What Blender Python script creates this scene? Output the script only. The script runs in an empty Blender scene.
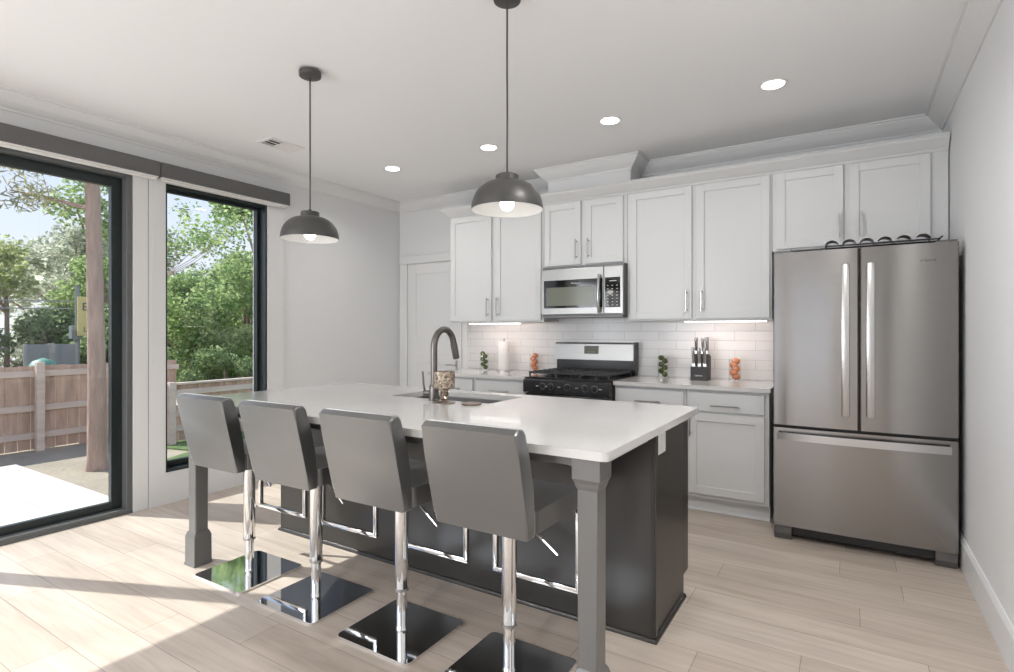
import bpy, bmesh, math, random
from mathutils import Vector, Matrix
C = bpy.context.scene.collection
SC = bpy.context.scene
R = math.radians
random.seed(7)

# ------------------------------------------------------------------ camera
cam = bpy.data.cameras.new('camera'); co = bpy.data.objects.new('camera', cam); C.objects.link(co)
co.location = (.012, -.010, 1.293); co.rotation_euler = (R(90), 0, 0.558)
cam.sensor_width = 36; cam.lens = 36*548.27/1014; cam.shift_y = -3.9/1014; cam.clip_start = .05
SC.camera = co
# ------------------------------------------------------------------ view
vs = SC.view_settings
vs.view_transform = 'Standard'; vs.look = 'None'; vs.gamma = 1; vs.use_curve_mapping = False
vs.exposure = 0.28
# ------------------------------------------------------------------ sky
w = bpy.data.worlds.new('sky'); SC.world = w; w.use_nodes = True
nt = w.node_tree; nt.nodes.clear()
out = nt.nodes.new('ShaderNodeOutputWorld'); bg = nt.nodes.new('ShaderNodeBackground')
tc = nt.nodes.new('ShaderNodeTexCoord'); sx = nt.nodes.new('ShaderNodeSeparateXYZ'); cr = nt.nodes.new('ShaderNodeValToRGB')
cr.color_ramp.elements[0].position = 0.0; cr.color_ramp.elements[0].color = (.90, .93, 1, 1)
cr.color_ramp.elements[1].position = 0.7; cr.color_ramp.elements[1].color = (.42, .56, .95, 1)
m_ = cr.color_ramp.elements.new(.25); m_.color = (.66, .75, 1, 1)
nt.links.new(tc.outputs['Generated'], sx.inputs[0]); nt.links.new(sx.outputs['Z'], cr.inputs[0])
nt.links.new(cr.outputs[0], bg.inputs['Color']); bg.inputs['Strength'].default_value = 1.0
nt.links.new(bg.outputs[0], out.inputs['Surface'])
# ------------------------------------------------------------------ sun
sun = bpy.data.lights.new('sun', 'SUN'); so = bpy.data.objects.new('sun', sun); C.objects.link(so)
sun.energy = 5.6; sun.angle = R(.6); sun.color = (1, .98, .95)
so.rotation_euler = Vector((1, .42, -1.12)).to_track_quat('-Z', 'Y').to_euler(); so.location = (-9, -4, 9)


def area(name, loc, direction, sx_, sy_, power, color=(1, 1, 1), shape='RECTANGLE'):
    l = bpy.data.lights.new(name, 'AREA'); l.shape = shape; l.size = sx_
    if shape in ('RECTANGLE', 'ELLIPSE'): l.size_y = sy_
    l.energy = power; l.color = color
    o = bpy.data.objects.new(name, l); C.objects.link(o); o.location = loc
    o.rotation_euler = Vector(direction).to_track_quat('-Z', 'Y').to_euler()
    return o


# added fill light behind the camera, set in an invented rear window
REAR = -3.6
area('window_daylight', (-3.0, REAR-.05, 1.45), (0, 1, .1), 1.7, 1.8, 60, (.93, .96, 1))
# weaker added fill light, set in an invented rear door
area('window_daylight', (-.95, REAR-.05, 1.15), (0, 1, .08), 1.05, 2.1, 3.2, (.93, .96, 1))
# added fill light at an invented window, unseen in the left wall
area('window_daylight', (-4.45, -1.9, 1.35), (1, .12, .15), 1.7, 1.9, 58, (.93, .96, 1))

# ------------------------------------------------------------------ materials
MAT = {}


def mat(name, color, rough=.5, metal=0, spec=.5, ior=1.5, noise=None, bump=None, coat=0, coat_rough=.05, emit=None, aniso=0, trans=0):
    m = bpy.data.materials.new(name); m.use_nodes = True
    n = m.node_tree; b = n.nodes['Principled BSDF']
    b.inputs['Base Color'].default_value = (*color, 1); b.inputs['Roughness'].default_value = rough
    b.inputs['Metallic'].default_value = metal; b.inputs['Specular IOR Level'].default_value = spec; b.inputs['IOR'].default_value = ior
    b.inputs['Coat Weight'].default_value = coat; b.inputs['Coat Roughness'].default_value = coat_rough
    b.inputs['Anisotropic'].default_value = aniso; b.inputs['Transmission Weight'].default_value = trans
    if emit: b.inputs['Emission Color'].default_value = (*emit[0], 1); b.inputs['Emission Strength'].default_value = emit[1]
    tcn = n.nodes.new('ShaderNodeTexCoord')
    if noise:  # (scale xyz, amount)
        mp = n.nodes.new('ShaderNodeMapping'); mp.inputs['Scale'].default_value = noise[0]
        nz = n.nodes.new('ShaderNodeTexNoise'); nz.inputs['Scale'].default_value = 1; nz.inputs['Detail'].default_value = 5
        mx = n.nodes.new('ShaderNodeMix'); mx.data_type = 'RGBA'
        c0 = [max(0, c*(1-noise[1])) for c in color]; c1 = [min(1, c*(1+noise[1])) for c in color]
        if len(noise) > 2: c1 = noise[2]
        mx.inputs[6].default_value = (*c0, 1); mx.inputs[7].default_value = (*c1, 1)
        n.links.new(tcn.outputs['Object'], mp.inputs[0]); n.links.new(mp.outputs[0], nz.inputs['Vector'])
        n.links.new(nz.outputs['Fac'], mx.inputs[0]); n.links.new(mx.outputs[2], b.inputs['Base Color'])
    if bump:  # (scale xyz, strength, distance)
        mp2 = n.nodes.new('ShaderNodeMapping'); mp2.inputs['Scale'].default_value = bump[0]
        nz2 = n.nodes.new('ShaderNodeTexNoise'); nz2.inputs['Scale'].default_value = 1; nz2.inputs['Detail'].default_value = 3
        bp = n.nodes.new('ShaderNodeBump'); bp.inputs['Strength'].default_value = bump[1]; bp.inputs['Distance'].default_value = bump[2]
        n.links.new(tcn.outputs['Object'], mp2.inputs[0]); n.links.new(mp2.outputs[0], nz2.inputs['Vector'])
        n.links.new(nz2.outputs['Fac'], bp.inputs['Height']); n.links.new(bp.outputs[0], b.inputs['Normal'])
    MAT[name] = m
    return m


mat('wall_paint', (.745, .75, .755), .75, noise=((2, 2, 2), .012))
mat('ceiling_paint', (.86, .865, .87), .85, noise=((2, 2, 2), .01))
mat('trim_paint', (.73, .735, .735), .4, noise=((3, 3, 3), .01))
mat('cabinet_paint', (.69, .695, .695), .38, noise=((3, 3, 3), .012))
mat('quartz', (.62, .61, .595), .13, noise=((26, 26, 26), .03), coat=.2)
mat('island_paint', (.020, .018, .0155), .30, ior=1.6, noise=((4, 4, 4), .05))
mat('island_grey', (.135, .132, .127), .33, ior=1.6, noise=((4, 4, 4), .04))
mat('leather', (.012, .013, .012), .36, spec=.5, ior=2.5, bump=((200, 200, 200), .05, .001), noise=((5, 5, 5), .15))
mat('chrome', (.82, .83, .84), .045, 1)
mat('nickel', (.48, .47, .46), .28, 1)
mat('faucet_metal', (.20, .185, .175), .34, 1)
mat('steel', (.285, .275, .265), .16, 1, noise=((1.2, 1.2, 260), .05), aniso=.9)
mat('steel_bright', (.52, .52, .515), .24, 1, noise=((200, 2, 2), .04))
mat('steel_mid', (.40, .395, .385), .34, 1, noise=((200, 2, 2), .03))
mat('steel_dark', (.16, .16, .16), .4, .8)
mat('sink_steel', (.36, .35, .34), .36, 1)
mat('black_glass', (.012, .013, .013), .06, spec=.6)
mat('black_enamel', (.014, .014, .015), .22)
mat('cast_iron', (.02, .02, .021), .32, bump=((120, 120, 120), .3, .002))
mat('black_plastic', (.018, .018, .018), .5)
mat('pendant_metal', (.075, .073, .070), .42, .3)
mat('pendant_inside', (.50, .50, .49), .5)
mat('bulb', (1, 1, 1), .3, emit=((1, .97, .92), 3.5))
mat('lens', (1, 1, 1), .3, emit=((1, .98, .95), 7))
mat('led', (1, 1, 1), .3, emit=((1, .95, .88), 5))
mat('blind_fabric', (.125, .123, .122), .8, noise=((500, 60, 400), .35))
mat('frame_dark', (.014, .021, .022), .32, noise=((5, 5, 5), .1))
mat('frame_grey', (.115, .12, .12), .35)
mat('plate_white', (.80, .79, .77), .4)
mat('plastic_grey', (.33, .33, .33), .5)
mat('paper', (.82, .80, .78), .9, bump=((60, 60, 60), .2, .003))
mat('lime', (.060, .078, .014), .5, noise=((30, 30, 30), .3))
mat('tangerine', (.66, .25, .12), .5, noise=((30, 30, 30), .15), bump=((200, 200, 200), .2, .002))
mat('wood_block', (.035, .034, .034), .5, noise=((40, 40, 8), .2))
mat('copper_base', (.30, .24, .20), .3, .6)
mat('concrete', (.58, .55, .51), .85, noise=((1.5, 1.5, 1.5), .08), bump=((40, 40, 40), .3, .004))
mat('dirt', (.33, .28, .21), .95, noise=((2, 2, 2), .3), bump=((15, 15, 15), .6, .03))
mat('lawn', (.12, .2, .06), .95, noise=((5, 5, 5), .4), bump=((60, 60, 60), .9, .03))
mat('bark', (.40, .285, .23), .95, noise=((14, 14, 3), .45), bump=((30, 30, 6), 1, .03))
mat('fence_wood', (.50, .345, .26), .9, noise=((9, 9, 1.6), .62), bump=((40, 40, 3), .5, .01))
mat('fence_rail', (.62, .50, .42), .9, noise=((9, 1.2, 9), .35))
mat('sign_yellow', (.72, .60, .26), .6, noise=((3, 3, 3), .05))
mat('brick_red', (.28, .10, .07), .9, noise=((4, 4, 4), .3))
mat('bin_green', (.10, .26, .20), .5)
mat('panel_grey', (.24, .26, .27), .6, noise=((30, 4, 4), .2))
mat('display_green', (.16, .17, .13), .15)
mat('mark_grey', (.10, .10, .10), .4)
mat('mark_white', (.75, .75, .75), .5)
mat('asphalt_roof', (.16, .155, .15), .9, noise=((6, 6, 6), .3))


def leaf_mat(name, a, b_, transl=.6):
    m = bpy.data.materials.new(name); m.use_nodes = True; n = m.node_tree; n.nodes.clear()
    o = n.nodes.new('ShaderNodeOutputMaterial'); d = n.nodes.new('ShaderNodeBsdfDiffuse'); t = n.nodes.new('ShaderNodeBsdfTranslucent')
    mx = n.nodes.new('ShaderNodeMixShader'); mx.inputs[0].default_value = transl
    tc_ = n.nodes.new('ShaderNodeTexCoord'); nz = n.nodes.new('ShaderNodeTexNoise'); nz.inputs['Scale'].default_value = 3.2; nz.inputs['Detail'].default_value = 6
    rmp = n.nodes.new('ShaderNodeValToRGB'); rmp.color_ramp.elements[0].position = .38; rmp.color_ramp.elements[1].position = .62
    rmp.color_ramp.elements[0].color = (*a, 1); rmp.color_ramp.elements[1].color = (*b_, 1)
    n.links.new(tc_.outputs['Object'], nz.inputs['Vector']); n.links.new(nz.outputs['Fac'], rmp.inputs[0])
    n.links.new(rmp.outputs[0], d.inputs[0]); n.links.new(rmp.outputs[0], t.inputs[0])
    n.links.new(d.outputs[0], mx.inputs[1]); n.links.new(t.outputs[0], mx.inputs[2]); n.links.new(mx.outputs[0], o.inputs[0])
    MAT[name] = m


leaf_mat('leaf_green', (.17, .28, .10), (.52, .62, .28))
leaf_mat('leaf_dark', (.14, .22, .10), (.40, .48, .24))
leaf_mat('leaf_grey', (.36, .40, .28), (.78, .78, .64))
leaf_mat('leaf_yellow', (.36, .42, .18), (.66, .68, .38))
leaf_mat('needle', (.26, .28, .14), (.58, .54, .34))


def glass_mat(name, tint, rough=0.0):
    m = bpy.data.materials.new(name); m.use_nodes = True; n = m.node_tree; n.nodes.clear()
    o = n.nodes.new('ShaderNodeOutputMaterial'); t = n.nodes.new('ShaderNodeBsdfTransparent'); g = n.nodes.new('ShaderNodeBsdfGlossy')
    t.inputs[0].default_value = (*tint, 1); g.inputs['Roughness'].default_value = rough
    f = n.nodes.new('ShaderNodeFresnel'); ge = n.nodes.new('ShaderNodeNewGeometry'); mr = n.nodes.new('ShaderNodeMapRange')
    mr.inputs['To Min'].default_value = 1.45; mr.inputs['To Max'].default_value = 1/1.45  # same thin-pane reflectance from either side
    n.links.new(ge.outputs['Backfacing'], mr.inputs['Value']); n.links.new(mr.outputs[0], f.inputs[0]); mx = n.nodes.new('ShaderNodeMixShader')
    n.links.new(f.outputs[0], mx.inputs[0]); n.links.new(t.outputs[0], mx.inputs[1]); n.links.new(g.outputs[0], mx.inputs[2]); n.links.new(mx.outputs[0], o.inputs[0])
    MAT[name] = m


glass_mat('pane_glass', (.965, .98, .965))
n_ = MAT['leather'].node_tree.nodes['Principled BSDF']; n_.inputs['Sheen Weight'].default_value = 1.0; n_.inputs['Sheen Roughness'].default_value = .35
n_ = MAT['steel'].node_tree; tg = n_.nodes.new('ShaderNodeTangent'); tg.direction_type = 'RADIAL'; tg.axis = 'Z'
n_.links.new(tg.outputs[0], n_.nodes['Principled BSDF'].inputs['Tangent']); n_.nodes['Principled BSDF'].inputs['Anisotropic Rotation'].default_value = .25
glass_mat('jar_glass', (.985, .99, .985), .02)


def floor_mat():
    m = bpy.data.materials.new('plank_floor'); m.use_nodes = True; n = m.node_tree; b = n.nodes['Principled BSDF']
    L = n.links.new; N = n.nodes.new
    tc_ = N('ShaderNodeTexCoord')
    br = N('ShaderNodeTexBrick'); br.offset = 0; br.squash = 1
    br.inputs['Scale'].default_value = 1; br.inputs['Brick Width'].default_value = 1.35; br.inputs['Row Height'].default_value = .19
    br.inputs['Mortar Size'].default_value = .0016; br.inputs['Mortar Smooth'].default_value = .2; br.inputs['Bias'].default_value = 0
    br.inputs['Color1'].default_value = (.50, .425, .36, 1); br.inputs['Color2'].default_value = (.58, .505, .44, 1); br.inputs['Mortar'].default_value = (.27, .225, .185, 1)
    mp = N('ShaderNodeMapping'); mp.inputs['Scale'].default_value = (1.3, 16, 1)
    nz = N('ShaderNodeTexNoise'); nz.inputs['Scale'].default_value = 1.6; nz.inputs['Detail'].default_value = 8; nz.inputs['Roughness'].default_value = .62; nz.inputs['Distortion'].default_value = .5
    sp = N('ShaderNodeSeparateXYZ'); L(tc_.outputs['Object'], sp.inputs[0])
    dv = N('ShaderNodeMath'); dv.operation = 'DIVIDE'; dv.inputs[1].default_value = .19; L(sp.outputs['Y'], dv.inputs[0])
    fl = N('ShaderNodeMath'); fl.operation = 'FLOOR'; L(dv.outputs[0], fl.inputs[0])
    wn = N('ShaderNodeTexWhiteNoise'); wn.noise_dimensions = '1D'; L(fl.outputs[0], wn.inputs['W'])
    ml = N('ShaderNodeMath'); ml.operation = 'MULTIPLY_ADD'; ml.inputs[1].default_value = 1.35; L(wn.outputs['Value'], ml.inputs[0]); L(sp.outputs['X'], ml.inputs[2])
    cb = N('ShaderNodeCombineXYZ'); L(ml.outputs[0], cb.inputs['X']); L(sp.outputs['Y'], cb.inputs['Y']); L(cb.outputs[0], br.inputs['Vector']); L(tc_.outputs['Object'], mp.inputs[0]); L(mp.outputs[0], nz.inputs['Vector'])
    rp = N('ShaderNodeValToRGB'); rp.color_ramp.elements[0].position = .30; rp.color_ramp.elements[0].color = (.82, .80, .78, 1)
    rp.color_ramp.elements[1].position = .58; rp.color_ramp.elements[1].color = (1, 1, 1, 1)
    L(nz.outputs['Fac'], rp.inputs[0])
    nz3 = N('ShaderNodeTexNoise'); nz3.inputs['Scale'].default_value = 2.2; nz3.inputs['Detail'].default_value = 3
    mp3 = N('ShaderNodeMapping'); mp3.inputs['Scale'].default_value = (.6, 2.6, 1); L(tc_.outputs['Object'], mp3.inputs[0]); L(mp3.outputs[0], nz3.inputs['Vector'])
    rp3 = N('ShaderNodeValToRGB'); rp3.color_ramp.elements[0].position = .35; rp3.color_ramp.elements[0].color = (.88, .87, .86, 1); rp3.color_ramp.elements[1].position = .65; rp3.color_ramp.elements[1].color = (1.0, 1.0, 1.0, 1)
    L(nz3.outputs['Fac'], rp3.inputs[0])
    mx = N('ShaderNodeMix'); mx.data_type = 'RGBA'; mx.blend_type = 'MULTIPLY'; mx.inputs[0].default_value = 1
    L(br.outputs['Color'], mx.inputs[6]); L(rp.outputs[0], mx.inputs[7])
    mx2 = N('ShaderNodeMix'); mx2.data_type = 'RGBA'; mx2.blend_type = 'MULTIPLY'; mx2.inputs[0].default_value = 1
    L(mx.outputs[2], mx2.inputs[6]); L(rp3.outputs[0], mx2.inputs[7]); L(mx2.outputs[2], b.inputs['Base Color'])
    bp = N('ShaderNodeBump'); bp.inputs['Strength'].default_value = .25; bp.inputs['Distance'].default_value = .002; bp.invert = True
    L(br.outputs['Fac'], bp.inputs['Height']); L(bp.outputs[0], b.inputs['Normal'])
    b.inputs['Roughness'].default_value = .42
    MAT['plank_floor'] = m


floor_mat()


def tile_mat():
    m = bpy.data.materials.new('subway_tile'); m.use_nodes = True; n = m.node_tree; b = n.nodes['Principled BSDF']
    L = n.links.new; N = n.nodes.new
    tc_ = N('ShaderNodeTexCoord'); sp = N('ShaderNodeSeparateXYZ'); cb = N('ShaderNodeCombineXYZ')
    L(tc_.outputs['Object'], sp.inputs[0]); L(sp.outputs['X'], cb.inputs['X']); L(sp.outputs['Z'], cb.inputs['Y'])
    br = N('ShaderNodeTexBrick'); br.offset = .5
    br.inputs['Scale'].default_value = 1; br.inputs['Brick Width'].default_value = .305; br.inputs['Row Height'].default_value = .0765
    br.inputs['Mortar Size'].default_value = .0022; br.inputs['Mortar Smooth'].default_value = .3
    br.inputs['Color1'].default_value = (.74, .735, .73, 1); br.inputs['Color2'].default_value = (.80, .795, .79, 1); br.inputs['Mortar'].default_value = (.56, .55, .545, 1)
    L(cb.outputs[0], br.inputs['Vector']); L(br.outputs['Color'], b.inputs['Base Color'])
    bp = N('ShaderNodeBump'); bp.inputs['Strength'].default_value = .5; bp.inputs['Distance'].default_value = .002; bp.invert = True
    L(br.outputs['Fac'], bp.inputs['Height']); L(bp.outputs[0], b.inputs['Normal'])
    b.inputs['Roughness'].default_value = .16
    MAT['subway_tile'] = m


tile_mat()


def mosaic_mat():
    m = bpy.data.materials.new('mosaic'); m.use_nodes = True; n = m.node_tree; b = n.nodes['Principled BSDF']
    L = n.links.new; N = n.nodes.new
    tc_ = N('ShaderNodeTexCoord'); v = N('ShaderNodeTexVoronoi'); v.inputs['Scale'].default_value = 95
    sp = N('ShaderNodeSeparateColor'); rp = N('ShaderNodeValToRGB')
    e = rp.color_ramp.elements; e[0].color = (.14, .10, .07, 1); e[1].color = (.60, .53, .44, 1)
    k = e.new(.4); k.color = (.30, .23, .17, 1); k = e.new(.7); k.color = (.44, .36, .28, 1)
    L(tc_.outputs['Object'], v.inputs['Vector']); L(v.outputs['Color'], sp.inputs[0]); L(sp.outputs[0], rp.inputs[0]); L(rp.outputs[0], b.inputs['Base Color'])
    b.inputs['Roughness'].default_value = .18; b.inputs['Metallic'].default_value = .35
    MAT['mosaic'] = m


mosaic_mat()

# ------------------------------------------------------------------ mesh helpers
WORLD = {}


def wpos(o): return WORLD.get(o.name, Vector((0, 0, 0))) if o else Vector((0, 0, 0))


def obj(name, bm, m, parent=None, label=None, smooth=False, local=False):
    """one mesh object; geometry given in world coordinates unless local"""
    if parent is not None and not local:
        bmesh.ops.translate(bm, verts=bm.verts, vec=-wpos(parent))
    me = bpy.data.meshes.new(name); bmesh.ops.recalc_face_normals(bm, faces=bm.faces)
    bm.to_mesh(me); bm.free()
    o = bpy.data.objects.new(name, me); C.objects.link(o)
    if m: me.materials.append(MAT[m] if isinstance(m, str) else m)
    if smooth:
        me.polygons.foreach_set('use_smooth', [True]*len(me.polygons))
        try: me.set_sharp_from_angle(angle=R(38))
        except Exception: pass
    if parent is not None: o.parent = parent; WORLD[o.name] = wpos(parent)
    if label: o['label'] = label
    return o


def thing(name, label, cat, loc=(0, 0, 0), group=None):
    o = bpy.data.objects.new(name, None); C.objects.link(o); o.empty_display_size = .1
    o.location = loc; WORLD[o.name] = Vector(loc); o['label'] = label; o['category'] = cat
    if group: o['group'] = group
    return o


def tag(o, label, cat, group=None):
    o['label'] = label; o['category'] = cat
    if group: o['group'] = group
    return o


def struct(name, bm, m, smooth=False):
    o = obj(name, bm, m, smooth=smooth); o['kind'] = 'structure'; return o


def dup(root, loc, label=None, rz=None):
    r = root.copy(); C.objects.link(r); r.location = loc
    if rz is not None: r.rotation_euler = (0, 0, rz)
    if label: r['label'] = label

    def rec(src, dst):
        for ch in list(src.children):
            c = ch.copy(); C.objects.link(c); c.parent = dst; rec(ch, c)
    rec(root, r)
    return r


def NB(): return bmesh.new()


def box(bm, x0, x1, y0, y1, z0, z1, bev=0, seg=2):
    vs_ = [bm.verts.new((x, y, z)) for x in (x0, x1) for y in (y0, y1) for z in (z0, z1)]
    f = [(0, 1, 3, 2), (4, 6, 7, 5), (0, 4, 5, 1), (2, 3, 7, 6), (0, 2, 6, 4), (1, 5, 7, 3)]
    fs = [bm.faces.new([vs_[i] for i in q]) for q in f]
    if bev > 0:
        es = {e for q in fs for e in q.edges}
        bmesh.ops.bevel(bm, geom=list(es), offset=bev, segments=seg, profile=.5, affect='EDGES')
    return bm


def prism(bm, poly, axis, a0, a1):
    """polygon extruded along axis; poly gives the other two coordinates in order (x,y,z minus axis)"""
    def mk(p, a):
        q = {'x': (a, p[0], p[1]), 'y': (p[0], a, p[1]), 'z': (p[0], p[1], a)}[axis]
        return bm.verts.new(q)
    A = [mk(p, a0) for p in poly]; B = [mk(p, a1) for p in poly]; n = len(poly)
    bm.faces.new(A); bm.faces.new(B[::-1])
    for i in range(n): bm.faces.new((A[i], B[i], B[(i+1) % n], A[(i+1) % n]))
    return bm


def lathe(bm, prof, cx, cy, seg=32, cap=True):
    rings = []
    for r, z in prof:
        if r < 1e-5: rings.append([bm.verts.new((cx, cy, z))])
        else: rings.append([bm.verts.new((cx+r*math.cos(2*math.pi*i/seg), cy+r*math.sin(2*math.pi*i/seg), z)) for i in range(seg)])
    for a, b in zip(rings, rings[1:]):
        for i in range(seg):
            j = (i+1) % seg
            if len(a) == 1 and len(b) == 1: continue
            if len(a) == 1: bm.faces.new((a[0], b[j], b[i]))
            elif len(b) == 1: bm.faces.new((a[i], a[j], b[0]))
            else: bm.faces.new((a[i], a[j], b[j], b[i]))
    if cap:
        if len(rings[0]) > 1: bm.faces.new(rings[0][::-1])
        if len(rings[-1]) > 1: bm.faces.new(rings[-1])
    return bm


def tube(bm, pts, r, seg=10, cap=True):
    pts = [Vector(p) for p in pts]; rr = r if isinstance(r, (list, tuple)) else [r]*len(pts)
    rings = []; up = None
    for i, p in enumerate(pts):
        t = ((pts[min(i+1, len(pts)-1)]-p).normalized() + (p-pts[max(i-1, 0)]).normalized())
        if t.length < 1e-6: t = Vector((0, 0, 1))
        t.normalize()
        if up is None: up = Vector((0, 0, 1)) if abs(t.z) < .9 else Vector((1, 0, 0))
        s = t.cross(up)
        if s.length < 1e-4: s = t.cross(Vector((0, 1, 0)))
        s.normalize(); up2 = s.cross(t).normalized(); up = up2
        rings.append([bm.verts.new(p + rr[i]*(math.cos(2*math.pi*k/seg)*s + math.sin(2*math.pi*k/seg)*up2)) for k in range(seg)])
    for a, b in zip(rings, rings[1:]):
        for k in range(seg): bm.faces.new((a[k], a[(k+1) % seg], b[(k+1) % seg], b[k]))
    if cap: bm.faces.new(rings[0][::-1]); bm.faces.new(rings[-1])
    return bm


def sphere(bm, c, r, seg=16, sz=1):
    bmesh.ops.create_uvsphere(bm, u_segments=seg, v_segments=seg//2+2, radius=r, matrix=Matrix.Translation(c) @ Matrix.Diagonal((1, 1, sz, 1)))
    return bm


def rounded_rect(x0, x1, y0, y1, r, seg=5):
    p = []
    for cx, cy, a in ((x1-r, y1-r, 0), (x0+r, y1-r, 90), (x0+r, y0+r, 180), (x1-r, y0+r, 270)):
        for i in range(seg+1):
            t = R(a+90*i/seg); p.append((cx+r*math.cos(t), cy+r*math.sin(t)))
    return p


def bevel_all(bm, off, seg=2, ang=30):
    es = [e for e in bm.edges if len(e.link_faces) == 2 and e.calc_face_angle(0) > R(ang)]
    bmesh.ops.bevel(bm, geom=es, offset=off, segments=seg, profile=.5, affect='EDGES')
    return bm


def sweep_plan(bm, path, prof):
    """sweep profile (d outward to the right of travel, z) along a plan polyline with mitres"""
    P_ = [Vector(p) for p in path]; n = len(P_); secs = []
    for i in range(n):
        if i > 0: d0 = (P_[i]-P_[i-1]).normalized()
        if i < n-1: d1 = (P_[i+1]-P_[i]).normalized()
        if i == 0: d0 = d1
        if i == n-1: d1 = d0
        n0 = Vector((d0.y, -d0.x)); n1 = Vector((d1.y, -d1.x)); mvec = n0+n1
        mvec = mvec/(mvec.dot(n0)) if abs(mvec.dot(n0)) > 1e-6 else n0
        secs.append([bm.verts.new((P_[i].x+mvec.x*d, P_[i].y+mvec.y*d, z)) for d, z in prof])
    k = len(prof)
    for a, b in zip(secs, secs[1:]):
        for j in range(k): bm.faces.new((a[j], a[(j+1) % k], b[(j+1) % k], b[j]))
    bm.faces.new(secs[0]); bm.faces.new(secs[-1][::-1])
    return bm


XL, XR, YB, ZC = -4.36, .545, 4.67, 2.752
# ------------------------------------------------------------------ SETTING: room shell
bm = NB(); box(bm, XL-.2, XR+.2, REAR-.2, YB+.2, -.12, 0); struct('floor', bm, 'plank_floor')
bm = NB(); box(bm, XL-.2, XR+.2, REAR-.2, YB+.2, ZC, ZC+.12); struct('ceiling', bm, 'ceiling_paint')
bm = NB(); box(bm, XR, XR+.15, -.15, YB+.15, 0, ZC); box(bm, XR, XR+.15, REAR-.2, -3.0, 0, ZC); box(bm, XR, XR+.15, -3.0, -.15, 2.4, ZC); struct('wall_right', bm, 'wall_paint')
# added unlit hallway off the right wall, unseen, for the refrigerator to reflect
bm = NB(); box(bm, XR+1.9, XR+2.0, -3.2, .05, 0, ZC); box(bm, XR+.15, XR+1.9, -3.2, -3.1, 0, ZC); box(bm, XR+.15, XR+1.9, -.05, .05, 0, ZC); box(bm, XR+.15, XR+2.0, -3.2, .05, ZC, ZC+.1); box(bm, XR+.2, XR+2.0, -3.2, .05, -.1, 0)
struct('wall_hallway', bm, 'wall_paint')
bm = NB(); box(bm, XL-.2, XR, YB, YB+.15, 0, ZC); struct('wall_back', bm, 'wall_paint')
# left wall with the sliding door, the tall window and, behind the camera, an added opening for a fill light
DY0, DY1, DZ = -.50, 1.90, 2.428
WY0, WY1, WZ0, WZ1 = 2.126, 2.978, .235, 2.412
bm = NB(); X0, X1 = XL-.2, XL
box(bm, X0, X1, REAR-.2, -2.8, 0, ZC); box(bm, X0, X1, -2.8, -1.0, 2.371, ZC); box(bm, X0, X1, -2.8, -1.0, 0, .3)
box(bm, X0, X1, -1.0, DY0, 0, ZC); box(bm, X0, X1, DY0, DY1, DZ, ZC)
box(bm, X0, X1, DY1, WY0, 0, ZC); box(bm, X0, X1, WY0, WY1, WZ1, ZC); box(bm, X0, X1, WY0, WY1, 0, WZ0); box(bm, X0, X1, WY1, YB, 0, ZC)
struct('wall_left', bm, 'wall_paint')
# rear wall with added window and door openings for the fill lights
bm = NB(); y0, y1 = REAR-.15, REAR
for a, b in ((XL, -3.9), (-2.1, -1.5), (-.4, XR)): box(bm, a, b, y0, y1, 0, ZC)
box(bm, -1.5, -.4, y0, y1, 2.25, ZC)
for a, b in ((-3.9, -2.1),): box(bm, a, b, y0, y1, 0, .5); box(bm, a, b, y0, y1, 2.4, ZC)
struct('wall_rear', bm, 'wall_paint')
# duct chase above the microwave
bm = NB(); box(bm, -2.30, -1.53, 4.40, YB, 2.44, ZC); struct('wall_chase', bm, 'wall_paint')
# crown moulding round the ceiling
CROWN = [(0, ZC-.105), (.010, ZC-.105), (.014, ZC-.092), (.030, ZC-.080), (.055, ZC-.058), (.076, ZC-.034), (.086, ZC-.022), (.088, ZC-.012), (.102, ZC-.010), (.102, ZC), (0, ZC)]
bm = NB(); sweep_plan(bm, [(XL, REAR), (XL, YB), (-2.30, YB), (-2.30, 4.40), (-1.53, 4.40), (-1.53, YB), (XR, YB), (XR, REAR)], CROWN)
struct('trim_1', bm, 'trim_paint')
BASE = [(0, 0), (.016, 0), (.016, .148), (.010, .160), (.006, .168), (0, .168)]
bm = NB(); sweep_plan(bm, [(XR, YB), (XR, -.15)], BASE); struct('baseboard_right', bm, 'trim_paint')
bm = NB(); sweep_plan(bm, [(XL, 3.14), (XL, YB), (-4.335, YB)], BASE); struct('baseboard_left', bm, 'trim_paint')
# white surround of the tall window, in two boards
bm = NB(); t = .018
box(bm, XL, XL+t, DY1+.004, 2.004, 0, 2.43, .002)
struct('trim_2', bm, 'trim_paint')
bm = NB()
box(bm, XL, XL+t, 2.008, WY0, 0, 2.43); box(bm, XL, XL+t, WY1, 3.139, 0, 2.43)
box(bm, XL, XL+t, WY0, WY1, WZ1, 2.43); box(bm, XL, XL+t, WY0, WY1, 0, WZ0)
struct('trim_3', bm, 'trim_paint')


def frame_ring(bm, x0, x1, y0, y1, z0, z1, wdt, bottom=None):
    b_ = wdt if bottom is None else bottom
    box(bm, x0, x1, y0, y0+wdt, z0, z1, .002, 1); box(bm, x0, x1, y1-wdt, y1, z0, z1, .002, 1)
    box(bm, x0, x1, y0+wdt, y1-wdt, z1-wdt, z1, .002, 1); box(bm, x0, x1, y0+wdt, y1-wdt, z0, z0+b_, .002, 1)
    return bm


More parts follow.
